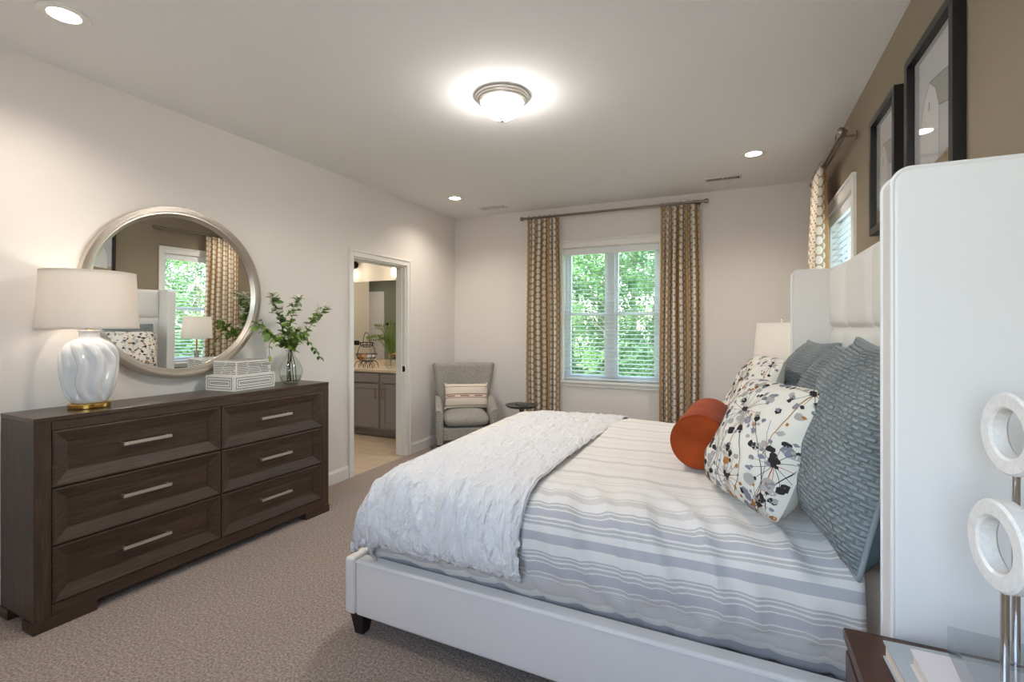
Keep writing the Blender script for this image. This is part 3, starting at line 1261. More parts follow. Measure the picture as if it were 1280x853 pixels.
# bracket feet
for (x0, x1) in ((-0.004, 0.235), (DL - 0.205, DL + 0.004)):
    mb = MB()
    lf = x0 < 0
    mb.box(x0, x1, -0.004, 0.05, 0.0, Z0)
    mb.box(x0 if lf else x1 - 0.05, x0 + 0.05 if lf else x1, 0.05, 0.11, 0.0, Z0)
    mb.build('foot', M['wood'], dresser, bevel=0.002, weld=False)
    mb = MB()
    a = x0 if lf else x1 - 0.06
    mb.box(a, a + 0.06, DD - 0.09, DD, 0.0, Z0)
    mb.build('foot', M['wood'], dresser, bevel=0.002)
dz0, dz1 = Z0 + FB, DH - FT
xm = 0.852                                # stile between the two columns
gap = 0.003
rows = 3
hh = (dz1 - dz0) / rows
for (xa, xb) in ((FR, xm), (xm, DL - FR)):
    for r in range(rows):
        za, zb = dz0 + r * hh, dz0 + (r + 1) * hh
        x0, x1, z0, z1 = xa + gap, xb - gap, za + gap, zb - gap
        d = MB()
        e, bw, dep = 0.008, 0.062, 0.026
        # flat lip, sloped picture-frame border, recessed flat panel
        O = [(x0, z0), (x1, z0), (x1, z1), (x0, z1)]
        L1 = [(x0 + e, z0 + e), (x1 - e, z0 + e), (x1 - e, z1 - e), (x0 + e, z1 - e)]
        L2 = [(x0 + bw, z0 + bw), (x1 - bw, z0 + bw), (x1 - bw, z1 - bw), (x0 + bw, z1 - bw)]
        vs = [(x, 0.20, z) for x, z in O] + [(x, 0.0, z) for x, z in O] + [(x, -0.002, z) for x, z in L1] + [(x, dep - 0.004, z) for x, z in L2] + [(x, dep, z) for x, z in [(a + 0.002 * sx, b + 0.002 * sz) for (a, b), (sx, sz) in zip(L2, ((1, 1), (-1, 1), (-1, -1), (1, -1)))]]
        fs = [(3, 2, 1, 0)]
        for k in range(4):
            for i in range(4):
                j = (i + 1) % 4
                fs.append((k * 4 + i, k * 4 + j, (k + 1) * 4 + j, (k + 1) * 4 + i))
        fs.append((16, 17, 18, 19))
        d.add(vs, fs)
        do = d.build('drawer', M['wood'], dresser, smooth=False)
        h = MB()
        xc, zc = (x0 + x1) / 2, (z0 + z1) / 2 + 0.012
        hl = 0.115
        h.box(xc - hl, xc + hl, -0.012, -0.002, zc - 0.008, zc + 0.008)
        h.box(xc - hl + 0.004, xc - hl + 0.016, -0.004, dep + 0.002, zc - 0.006, zc + 0.006)
        h.box(xc + hl - 0.016, xc + hl - 0.004, -0.004, dep + 0.002, zc - 0.006, zc + 0.006)
        h.build('handle', M['nickel'], do, bevel=0.0015, weld=False)


# ================================================================== TABLE LAMP (ribbed ceramic)
def ribbed_lamp(name, label, loc, w=1.0, lit=LAMP_W, glass=False):
    root = thing(name, label, 'table lamp', loc)
    b = MB()
    b.lathe([(0.00001, 0), (0.082, 0), (0.086, 0.004), (0.086, 0.022), (0.082, 0.026), (0.00001, 0.026)], 40)
    b.build('base_ring', M['brass'], root)
    prof = [(0.00001, 0.026), (0.060, 0.026), (0.074, 0.032), (0.086, 0.058), (0.099, 0.10), (0.108, 0.15), (0.113, 0.20), (0.114, 0.245), (0.110, 0.285), (0.099, 0.315), (0.080, 0.336), (0.060, 0.348), (0.047, 0.356), (0.042, 0.366), (0.042, 0.386), (0.047, 0.396), (0.00001, 0.397)]
    sm, _ = catmull([(r, 0, h) for r, h in prof], 70)
    prof = [(max(p.x, 0.00001), p.z) for p in sm]

    def rib(r, h, th):
        if r < 0.03:
            return r
        t = (h - 0.03) / 0.31
        k = smoothstep(0.02, 0.14, t) * (1 - smoothstep(0.9, 1.06, t))
        ph = 2.6 * t + 0.75 * sin(2 * pi * t * 1.15)
        s = sin(10 * th + 2.2 * ph)
        return r * (1 + k * (0.10 * (s - 0.4 * s * s)))
    m = MB()
    m.lathe(prof, 144, (0, 0, 0), rib)
    m.build('ceramic_body', M['ceramic'], root, angle=80)
    n = MB()
    n.cyl((0, 0, 0.396), 0.012, 0.04, 16)
    n.build('neck', M['brass'], root)
    s = MB()
    zb, zt, rb, rt = 0.404, 0.692, 0.206, 0.192
    s.lathe([(rb, zb), (rb + (rt - rb) * .5, (zb + zt) / 2), (rt, zt), (rt - 0.003, zt), (rb + (rt - rb) * .5 - 0.003, (zb + zt) / 2), (rb - 0.003, zb), (rb, zb)], 64)
    so = s.build('lamp_shade', M['shade'], root, angle=60)
    s = MB()
    s.lathe([(rb + 0.001, zb - 0.001), (rb + 0.001, zb + 0.008), (rb - 0.004, zb + 0.008), (rb - 0.004, zb - 0.001), (rb + 0.001, zb - 0.001)], 64)
    s.build('shade_trim', M['shade'], so)
    s = MB()
    s.lathe([(rt + 0.001, zt + 0.001), (rt + 0.001, zt - 0.008), (rt - 0.004, zt - 0.008), (rt - 0.004, zt + 0.001), (rt + 0.001, zt + 0.001)], 64)
    s.build('shade_trim', M['shade'], so)
    h = MB()
    for k in range(3):
        a = k * 2 * pi / 3 + .4
        h.tube([(0, 0, zt - 0.012), ((rt - 0.003) * cos(a), (rt - 0.003) * sin(a), zt - 0.012)], 0.0022, 6)
    h.tube([(0, 0, 0.39), (0, 0, zt - 0.012)], 0.005, 8)
    h.build('shade_holder', M['brass'], root)
    g = MB()
    g.lathe([(0.00001, 0.43), (0.014, 0.43), (0.018, 0.46), (0.03, 0.50), (0.026, 0.535), (0.00001, 0.545)], 20)
    g.build('bulb', M['globe'], root)
    point('table_lamp_glow', (0.0, 0.0, 0.585), lit, 0.035, (1.0, 0.92, 0.83), root)
    return root


ribbed_lamp('table_lamp', 'white ribbed ceramic table lamp with drum shade and brass foot on the dresser', (-3.022, 1.385, DTOP))

# ================================================================== ROUND MIRROR
MR = 0.535
mir = thing('wall_mirror', 'large round mirror in a ridged champagne metal frame on the wall above the dresser', 'mirror', (LW + 0.036, 1.945, 1.592))
MIR_YAW, MIR_PITCH = radians(-2.5), radians(0.95)
mir.rotation_euler = (0, MIR_PITCH, MIR_YAW)
mb = MB()
prof = [(MR - 0.062, -0.012), (MR - 0.062, 0.004), (MR - 0.058, 0.008), (MR - 0.043, 0.024), (MR - 0.040, 0.024)]
for k in range(9):
    r = MR - 0.038 + k * 0.0040
    h = 0.022 + 0.012 * sin(pi * (k + .5) / 10)
    prof += [(r, h), (r + 0.0011, h + 0.0026), (r + 0.0029, h + 0.0026)]
prof += [(MR - 0.002, 0.022), (MR, 0.016), (MR, -0.012), (MR - 0.062, -0.012)]
mb.lathe(prof, 128, (0, 0, 0), None, 0, 'x')
mb.build('frame', M['champagne'], mir, angle=30)
mb = MB()
mb.lathe([(0.00001, 0.0), (MR - 0.0615, 0.0)], 128, (0, 0, 0), None, 0, 'x')
mb.build('mirror_glass', M['mirror'], mir, smooth=True, angle=0.05)


# ================================================================== INLAID BOXES
def inlay_box(label, loc, rz, lx, ly, h, style):
    root = thing('inlaid_box', label, 'box', loc, rz, 'bone inlay boxes')
    b = MB()
    lid = h * 0.68
    b.box(0, lx, 0, ly, 0, lid - 0.0008)
    b.build('box_body', M['bone'], root, bevel=0.0015)
    t = MB()
    t.box(-0.0, lx, 0, ly, lid, h)
    t.build('lid', M['bone'], root, bevel=0.0015)
    p = MB()
    w = 0.0036

    def rect(face, a0, a1, z0, z1, close=True):
        segs = [(a0, a1, z0, z0 + w), (a0, a1, z1 - w, z1)]
        if close:
            segs += [(a0, a0 + w, z0 + w, z1 - w), (a1 - w, a1, z0 + w, z1 - w)]
        for (p0, p1, q0, q1) in segs:
            if p1 <= p0 or q1 <= q0:
                continue
            if face == 'f':      # y = 0 face
                p.box(p0, p1, -0.0006, 0.0002, q0, q1)
            else:                # x = lx face
                p.box(lx - 0.0002, lx + 0.0006, p0, p1, q0, q1)
    if style == 'key':
        for face, L in (('f', lx), ('s', ly)):
            for k in range(3):
                d = 0.012 + k * 0.0155
                if h - 2 * d > 0.012:
                    rect(face, d + 0.004, L - d - 0.004, d, h - d)
    else:
        n = 7
        for face, L in (('f', lx), ('s', ly)):
            for k in range(n):
                z = 0.007 + k * (h - 0.012) / n
                a = 0.006
                rnd_ = random.Random(k * 7 + len(face) + int(L * 1000))
                while a < L - 0.02:
                    q = min(L - 0.006, a + rnd_.uniform(0.06, 0.11))
                    if face == 'f':
                        p.box(a, q, -0.0006, 0.0002, z, z + 0.0045)
                    else:
                        p.box(lx - 0.0002, lx + 0.0006, a, q, z, z + 0.0045)
                    a = q + 0.008
        k = 0
        while 0.012 + k * 0.02 < ly - 0.012:
            p.box(0.008, lx - 0.008, 0.012 + k * 0.02, 0.016 + k * 0.02, h - 0.0002, h + 0.0006)
            k += 1
    p.build('inlay', M['inlay'], root, smooth=False, weld=False)
    return root


BXR = radians(4)
BXL = dr(1.007, 0.29, DTOP)
inlay_box('larger bone inlay box with nested dark rectangles under the striped box', (-3.155, 2.078, DTOP), BXR, 0.250, 0.325, 0.098, 'key')
inlay_box('smaller bone inlay box with dark stripes stacked on the larger box', (-3.128, 2.112, DTOP + 0.0985), BXR, 0.205, 0.272, 0.092, 'stripe')

# ================================================================== VASE AND BRANCHES
VX, VY = -2.985, 2.603
vase = thing('glass_vase', 'clear round glass vase with water at the right end of the dresser', 'vase', (VX, VY, DTOP))
mb = MB()
vp, _ = catmull([(0.05, 0, 0.0), (0.066, 0, 0.02), (0.082, 0, 0.07), (0.080, 0, 0.115), (0.058, 0, 0.16), (0.034, 0, 0.195), (0.029, 0, 0.22), (0.036, 0, 0.245)], 30)
pr = [(0.00001, 0.0)] + [(p.x, p.z) for p in vp]
pr += [(p.x - 0.004, max(p.z, 0.006)) for p in vp[::-1]] + [(0.00001, 0.006)]
mb.lathe(pr, 40)
mb.build('glass_body', M['vaseglass'], vase)
mb = MB()
wp = [(0.00001, 0.0065)] + [(p.x - 0.0045, max(p.z, 0.0065)) for p in vp if p.z < 0.052] + [(0.072, 0.055), (0.00001, 0.055)]
mb.lathe(wp, 36)
mb.build('water', M['water'], vase)


def at_px(px, py, X):
    """where the sight line of a photo point meets the plane x = X"""
    a, b = (px - 640) / 613, -(py - 409) / 613
    s, c = sin(YAW), cos(YAW)
    r = (-s + a * c, c + a * s, b)
    t = X / r[0]
    return Vector((X, t * r[1], 1.38 + t * r[2]))


def leaf_blade(m, p, d, n, L, w, mi=0):
    """pointed oval leaf with a folded midrib, from p along d"""
    d = d.normalized()
    s = d.cross(n)
    s = s.normalized() if s.length > 1e-5 else d.orthogonal().normalized()
    n = s.cross(d).normalized()
    prof = [(0.0, 0.0), (0.25, 0.8), (0.5, 1.0), (0.78, 0.62), (1.0, 0.0)]
    vs = [p]
    for t, q in prof[1:-1]:
        c = p + d * (L * t) - n * (0.22 * L * t * t)
        vs += [c - s * (w * q) + n * (w * .25), c, c + s * (w * q) + n * (w * .25)]
    vs.append(p + d * L - n * (0.22 * L))
    m.add(vs, [(0, 2, 1), (0, 3, 2), (1, 2, 5, 4), (2, 3, 6, 5), (4, 5, 8, 7), (5, 6, 9, 8), (7, 8, 10), (8, 9, 10)], mi)


def branch(label, pts, seed, nleaf, pinnate=False, flowers=(), lscale=1.0):
    rnd = random.Random(seed)
    base = Vector((VX + rnd.uniform(-.012, .012), VY + rnd.uniform(-.012, .012), DTOP + 0.235))
    foot = Vector((VX + rnd.uniform(-.035, .035), VY + rnd.uniform(-.035, .035), DTOP + 0.012))
    root = thing('flowering_branch', label, 'flower branch', foot, 0, 'branches in the glass vase')
    allp = [foot, (foot + base) / 2 + Vector((rnd.uniform(-.008, .008), rnd.uniform(-.008, .008), 0)), base] + [Vector(p) for p in pts]
    sm, L = catmull(allp, 40)
    st = MB()
    st.tube([p - foot for p in sm], [0.0034 * (1 - 0.65 * i / 40) for i in range(41)], 6)
    lv = MB()
    i0 = next(i for i, p in enumerate(sm) if p.z > base.z + 0.03 or i > 20)
    for k in range(nleaf):
        i = int(i0 + (40 - i0) * (k + 0.5) / nleaf)
        p = sm[min(i, 40)]
        t = (sm[min(i + 1, 40)] - sm[max(i - 1, 0)]).normalized()
        side = t.cross(Vector((0, 0, 1)))
        side = side.normalized() if side.length > 0.1 else Vector((0, 1, 0))
        sgn = 1 if k % 2 else -1
        if pinnate:
            d = side * sgn + t * 0.55 + Vector((0, 0, -0.25))
            leaf_blade(lv, p - foot, d, Vector((0.3, 0, 1)), rnd.uniform(0.042, 0.058) * lscale, 0.013 * lscale)
            leaf_blade(lv, p - foot, -side * sgn + t * 0.55 + Vector((0, 0, -0.25)), Vector((0.3, 0, 1)), rnd.uniform(0.042, 0.058) * lscale, 0.013 * lscale)
        else:
            for q in range(4):
                d = Vector((rnd.gauss(0, .6), rnd.gauss(0, .8), rnd.gauss(0.15, .5))) + side * sgn * 0.6 + t * 0.3
                leaf_blade(lv, p - foot + t * rnd.uniform(-.015, .015), d, Vector((rnd.gauss(.4, .4), rnd.gauss(0, .4), 1)), rnd.uniform(0.042, 0.070) * lscale, rnd.uniform(0.016, 0.024) * lscale)
    st.build('stem', M['stem'], root)
    lv.build('leaves', M['leaf'] if seed % 2 else M['leaf_dark'], root, angle=70, weld=False, recalc=False)
    if flowers:
        fl = MB()
        for (t, nb, sp) in flowers:
            c = sm[min(40, int(t * 40))] - foot
            for k in range(nb):
                q = c + Vector((rnd.gauss(0, sp), rnd.gauss(0, sp), rnd.gauss(sp * .6, sp * .7)))
                r = rnd.uniform(0.011, 0.018)
                for j in range(5):
                    a = 2 * pi * j / 5 + rnd.uniform(0, 1)
                    tl = rnd.uniform(-.3, .6)
                    e1 = Vector((cos(a), sin(a), tl)).normalized()
                    leaf_blade(fl, q, e1, Vector((0.2, -0.3, 1)), r * 1.35, r * 0.55)
        fl.build('blossoms', M['blossom'], root, angle=70, weld=False, recalc=False)
    return root


FLW = ((0.80, 9, .022), (0.88, 12, .022), (0.95, 14, .022), (1.0, 14, .02))
branch('branch leaning left in front of the mirror edge', [at_px(338, 420, -2.97), at_px(318, 402, -2.96)], 3, 12)
branch('tallest upright branch with white blossom clusters', [at_px(354, 415, -2.98), at_px(342, 378, -3.0), at_px(340, 371, -3.0)], 4, 13, flowers=FLW)
branch('upright branch with blossoms leaning to the right of the tallest', [at_px(362, 412, -2.93), at_px(370, 380, -2.9), at_px(374, 374, -2.9)], 5, 12, flowers=FLW)
branch('long branch with blossoms reaching furthest to the right', [at_px(378, 420, -2.95), at_px(398, 396, -2.93), at_px(408, 384, -2.92)], 7, 11, flowers=FLW)
branch('low fern like branch drooping to the right of the vase', [at_px(372, 414, -2.9), at_px(388, 430, -2.86), at_px(402, 450, -2.84)], 8, 9, pinnate=True)
branch('low branch drooping to the left of the vase', [at_px(350, 418, -2.9), at_px(337, 430, -2.88), at_px(338, 452, -2.87)], 9, 7, pinnate=True, lscale=0.8)
branch('short middle branch with bright leaves above the vase neck', [at_px(366, 425, -2.9), at_px(372, 412, -2.86)], 11, 9, flowers=((0.8, 9, .024), (1.0, 10, .022)))

# ================================================================== ARMCHAIR
CHX, CHY, CHR = -2.735, 4.72, radians(34)
chair = thing('armchair', 'grey tweed wingback armchair in the corner left of the window', 'armchair', (CHX, CHY, 0), CHR)
# local: y = 0 seat centre, -y front, +y back, width along x
mb = MB()
mb.box(-0.25, 0.25, -0.34, 0.27, 0.20, 0.33)
mb.build('seat_base', M['tweed'], chair, bevel=0.02, seg=3)


def seat_fn(u, v):
    a = 2 * pi * u
    k = 0.34
    cx = (abs(cos(a)) ** k) * (1 if cos(a) > 0 else -1)
    cy = (abs(sin(a)) ** k) * (1 if sin(a) > 0 else -1)
    t = -pi / 2 + pi * v
    r = cos(t) ** 0.35 if cos(t) > 1e-6 else 0
    z = 0.395 + 0.065 * sin(t) + 0.025 * (1 - (r * cx) ** 2) * (1 - (r * cy) ** 2) * (1 if t > 0 else 0)
    return Vector((0.242 * cx * r, -0.045 + 0.315 * cy * r, z))


mb = MB()
mb.grid(seat_fn, 48, 20, closed=True)
mb.build('seat_cushion', M['tweed'], chair, angle=80)


def back_sheet(u, v, off):
    """tall back that curls forward into wings; u across -1..1, v up 0..1"""
    w = 0.215 + 0.125 * v ** 1.1
    th = u * radians(62)
    x = w * sin(th) / sin(radians(62))
    y = 0.27 + 0.10 * v - (1 - cos(th)) * (0.36 - 0.06 * v)
    z = 0.30 + 0.66 * v + 0.012 * (abs(u) ** 3) * v
    n = Vector((sin(th) * 0.9, cos(th), 0.08)).normalized()
    return Vector((x, y, z)) + n * off


mb = MB()
nu, nv = 36, 26
T = 0.085


def back_closed(s, v):
    # s goes round: front face, edge, back face, edge
    k = s * 2
    top = 1 - 0.0
    if k < 1:
        u = -1 + 2 * k
        o = -T * 0.5
    else:
        u = 1 - 2 * (k - 1)
        o = T * 0.5
    rnd_ = 1 - 0.0
    e = max(0.0, (abs(u) - 0.93) / 0.07)
    ve = max(0.0, (v - 0.955) / 0.045)
    o *= sqrt(max(0.0, 1 - e * e * 0.96)) * sqrt(max(0.0, 1 - ve * ve))
    return back_sheet(u, v, o)


mb.grid(back_closed, 96, 30, closed=True)
mb.build('backrest', M['tweed'], chair, angle=75)
for sx in (-1, 1):
    a = MB()

    def arm(u, v, sx=sx):
        # cross-section loop u along the arm length v (back to front)
        y = 0.24 - 0.60 * v
        top = 0.60 - 0.085 * smoothstep(0.25, 1.0, v)
        xc = 0.275 + 0.012 * (1 - v) + 0.006 * v
        hw = 0.036
        zc, hz = (top + 0.16) / 2, (top - 0.16) / 2
        t = 2 * pi * u
        k = 0.42
        c, s = cos(t), sin(t)
        q = 1 - max(0, (v - 0.93) / 0.07) ** 2
        q = sqrt(max(q, 0)) * 0.6 + 0.4 if v < 1 else 0.0
        q2 = 1.0 if v < 0.999 else 0.0
        x = xc + hw * (0.55 + 0.45 * q) * q2 * abs(c) ** k * (1 if c > 0 else -1) + 0.016 * smoothstep(0.5, 1, s)
        z = zc + hz * (0.94 + 0.06 * q) * q2 * abs(s) ** k * (1 if s > 0 else -1)
        return Vector((sx * x, y, z))
    a.grid(arm, 40, 26, closed=True)
    a.build('armrest', M['tweed'], chair, angle=75)
for sx in (-1, 1):
    for sy, yy in ((-1, -0.29), (1, 0.25)):
        l = MB()
        l.tube([(sx * 0.27, yy, 0.21), (sx * 0.285, yy + sy * 0.02, 0.0)], [0.024, 0.015], 12)
        l.build('leg', M['darkfoot'], chair)


# ================================================================== PILLOWS
def pframe(center, normal, up, roll=0.0):
    n = Vector(normal).normalized()
    u = Vector(up)
    x = u.cross(n).normalized()
    y = n.cross(x).normalized()
    cr, sr = cos(radians(roll)), sin(radians(roll))
    x, y = x * cr + y * sr, y * cr - x * sr
    mt = Matrix((x, y, n)).transposed().to_4x4()
    mt.translation = Vector(center)
    return mt


def pillow_surface(w, h, t, pinch=0.07, seed=0, wr=0.004, sag=0.0, flop=0.0, rc=0.05):
    def S(u, v, side, off=0.0):
        # u, v in -1..1
        k = 1 - rc * (u * v) ** 4
        x = w / 2 * u * k * (1 - pinch * (1 - v * v) * abs(u) ** 3)
        y = h / 2 * v * k * (1 - pinch * (1 - u * u) * abs(v) ** 3)
        f = max(0.0, (1 - abs(u) ** 2.6)) ** 0.55 * max(0.0, (1 - abs(v) ** 2.6)) ** 0.55
        f *= 1 - sag * v
        q = noise.noise(Vector((x * 9 + seed, y * 9, side * 3.7 + seed))) * wr * 1.4 + noise.noise(Vector((x * 26 + seed, y * 22, seed))) * wr * .6
        z = side * (t / 2 * f + q * min(1, f * 3)) + side * off
        z += flop * (u * u * 0.6 + v * v * 0.6) * (1 if v > -2 else 0)
        return Vector((x, y, z))
    return S


def place(o, mt):
    o.matrix_world = mt


def pillow_mesh(S, side, n=44, m=None, mi=0, w=1, h=1):
    mb = m or MB()
    mb.grid(lambda a, b: S(a * 2 - 1, b * 2 - 1, side), n, n, mi, lambda a, b: (a * w, b * h))
    return mb


lp = thing('lumbar_pillow', 'cream lumbar pillow with a woven rust pattern band on the grey armchair', 'pillow')
S = pillow_surface(0.50, 0.285, 0.14, 0.05, 2, 0.003)
mb = pillow_mesh(S, 1, 36)
pillow_mesh(S, -1, 36, mb)
mb.build('cushion', M['lumbar'], lp, angle=75)
for (u, v) in ((-1, -1), (1, -1), (1, 1), (-1, 1)):
    p = S(u, v, 1)
    mb = MB()
    mb.lathe([(0.00001, -0.012), (0.010, -0.006), (0.012, 0.002), (0.006, 0.010), (0.00001, 0.012)], 10, tuple(p))
    mb.build('corner_tassel', M['linen'], lp)
cm = Matrix.Translation((CHX, CHY, 0)) @ Matrix.Rotation(CHR, 4, 'Z')
lp.matrix_world = cm @ pframe((0.02, 0.075, 0.605), (0.04, -1, 0.30), (0, 0.3, 1))

# ================================================================== SIDE TABLE AND DISH
STX, STY = -2.06, 4.74
st = thing('side_table', 'round pewter side table between the armchair and the left curtain', 'side table', (STX, STY, 0))
mb = MB()
mb.lathe([(0.00001, 0.530), (0.10, 0.530), (0.150, 0.538), (0.172, 0.556), (0.176, 0.562), (0.170, 0.562), (0.150, 0.552), (0.00001, 0.550)], 48)
mb.build('table_top', M['darkbronze_table'], st)
mb = MB()
mb.lathe([(0.022, 0.03), (0.016, 0.10), (0.016, 0.45), (0.03, 0.52), (0.05, 0.531)], 24)
mb.build('pedestal', M['darkbronze_table'], st)
mb = MB()
mb.lathe([(0.00001, 0.0), (0.15, 0.0), (0.152, 0.008), (0.05, 0.022), (0.02, 0.034), (0.00001, 0.034)], 40)
mb.build('base', M['darkbronze_table'], st)
ds = thing('glass_dish', 'small clear glass dish on the round side table', 'dish', (STX + 0.01, STY - 0.02, 0.5505))
mb = MB()
mb.lathe([(0.00001, 0.0), (0.05, 0.0), (0.075, 0.016), (0.09, 0.034), (0.087, 0.034), (0.072, 0.018), (0.048, 0.004), (0.00001, 0.004)], 32)
mb.build('bowl', M['acrylic'], ds)


# ================================================================== BED
YN0, YN1 = 1.690, 1.640            # outer face of the near rail, at foot and at head
YF = 3.56                          # outer face of the far rail
XF, XH = -1.600, 0.50              # foot end, headboard face
RZ0, RZ1 = 0.098, 0.345
bed = thing('bed', 'white leatherette king bed with a tall winged headboard', 'bed', (XF, YN0, 0))
B0 = Vector((XF, YN0, 0))


def skew_box(mb, x0, x1, ya0, ya1, yb0, yb1, z0, z1):
    vs = [(x0, ya0, z0), (x1, ya1, z0), (x1, yb1, z0), (x0, yb0, z0), (x0, ya0, z1), (x1, ya1, z1), (x1, yb1, z1), (x0, yb0, z1)]
    vs = [Vector(v) - B0 for v in vs]
    mb.add(vs, [(0, 3, 2, 1), (4, 5, 6, 7), (0, 1, 5, 4), (1, 2, 6, 5), (2, 3, 7, 6), (3, 0, 4, 7)])


mb = MB()
skew_box(mb, XF + 0.058, XH, YN0, YN1, YN0 + 0.072, YN1 + 0.072, RZ0, RZ1)
o = mb.build('side_rail', M['leather'], bed, bevel=0.014, seg=4)
mb = MB()
for (z, dy) in ((RZ1 - 0.003, -0.0005),):
    mb.tube([Vector((XF + 0.06, YN0 - 0.0015, z - 0.006)) - B0, Vector((XH, YN1 - 0.0015, z - 0.006)) - B0], 0.0032, 6)
mb.build('rail_seam', M['leather'], bed)
mb = MB()
skew_box(mb, XF + 0.058, XH, YF - 0.072, YF - 0.072, YF, YF, RZ0, RZ1)
mb.build('side_rail', M['leather'], bed, bevel=0.014, seg=4)
mb = MB()
skew_box(mb, XF, XF + 0.0565, YN0 - 0.004, YN0 - 0.004, YF + 0.004, YF + 0.004, RZ0, RZ1 + 0.004)
mb.build('foot_rail', M['leather'], bed, bevel=0.014, seg=4)
mb = MB()
for k in range(9):
    x = XF + 0.16 + k * 0.225
    mb.box(x - XF, x + 0.09 - XF, 1.765 - YN0, YF - 0.075 - YN0, 0.205, 0.225)
mb.build('slats', M['espresso'], bed, smooth=False, weld=False)
for (x, y) in ((XF + 0.055, YN0 + 0.05), (XF + 0.055, YF - 0.05), (XH - 0.1, YN1 + 0.06), (XH - 0.1, YF - 0.05)):
    mb = MB()
    mb.lathe([(0.00001, 0.0), (0.026, 0.0), (0.043, 0.10), (0.00001, 0.10)], 4, (0, 0, 0), lambda r, h, t: r * 1.25)
    l = mb.build('leg', M['darkfoot'], bed, bevel=0.003)
    l.location = (x - XF, y - YN0, 0)
    l.rotation_euler = (0, 0, pi / 4)

HBZ = 1.735
HY0, HY1 = 1.355, 3.615            # headboard outer faces
WT = 0.092
HBK = 0.610
mb = MB()
mb.box(XH + 0.03 - XF, HBK - XF, HY0 + WT - YN0, HY1 - WT - YN0, 0.10, HBZ - 0.012)
mb.build('headboard', M['leather'], bed, bevel=0.02, seg=4)
# upholstered panels, four across and four high, each puffed
py = [HY0 + WT, 1.97, 2.495, 3.02, HY1 - WT]
pz = [0.42, 0.70, 1.035, 1.372, HBZ]
mb = MB()
for i in range(4):
    for j in range(4):
        y0, y1, z0, z1 = py[i] + 0.0015, py[i + 1] - 0.0015, pz[j] + 0.0015, pz[j + 1] - 0.0015

        def puff(u, v, y0=y0, y1=y1, z0=z0, z1=z1):
            a, b = u * 2 - 1, v * 2 - 1
            e = max(0.0, 1 - abs(a) ** 7) ** 0.5 * max(0.0, 1 - abs(b) ** 7) ** 0.5
            return Vector((XH + 0.034 - 0.034 * e - XF, y0 + (y1 - y0) * u - YN0, z0 + (z1 - z0) * v))
        mb.grid(puff, 20, 20)
mb.build('headboard_panels', M['leather'], bed, angle=80, weld=False)
XW = 0.318                         # front edge of the wings


def wing_poly(x0, x1, z0, z1, r, n=10):
    pts = [(x1, z0), (x1, z1)]
    for k in range(n + 1):
        a = pi / 2 + (pi / 2) * k / n
        pts.append((x0 + r + r * cos(a), z1 - r + r * sin(a)))
    pts.append((x0, z0))
    return pts


for (ya, yb) in ((HY0, HY0 + WT), (HY1 - WT, HY1)):
    mb = MB()
    poly = [(x - XF, z) for x, z in wing_poly(XW, HBK, 0.10, HBZ, 0.035)]
    mb.prism(poly, ya - YN0, yb - YN0, 'y')
    w = mb.build('headboard_wing', M['leather'], bed, bevel=0.010, seg=4)
    mb = MB()
    for yy in (ya + 0.004, yb - 0.004):
        pts = [Vector((XW - XF + 0.002, yy - YN0, 0.11))]
        for k in range(11):
            a = pi + (-pi / 2) * k / 10
            pts.append(Vector((XW + 0.035 + 0.035 * cos(a) - XF, yy - YN0, HBZ - 0.036 + 0.035 * sin(a))))
        pts.append(Vector((HBK - 0.01 - XF, yy - YN0, HBZ - 0.001)))
        mb.tube(pts, 0.0048, 8)
    mb.build('piping', M['leather'], w)

# ---- mattress with its fitted sheet
mt_ = thing('mattress', 'mattress in a tan fitted sheet, showing between the coverlet and the headboard', 'mattress', (-0.5, 2.6, 0.225))
mb = MB()
mb.box(-0.925, 0.965, -0.800, 0.850, 0.0, 0.405)
mb.build('fitted_sheet', M['sheet'], mt_, bevel=0.05, seg=5)


# ---- bedding profiles: across the bed (y, z) from the near hem to the far hem
def rot_n(poly_s):
    return poly_s


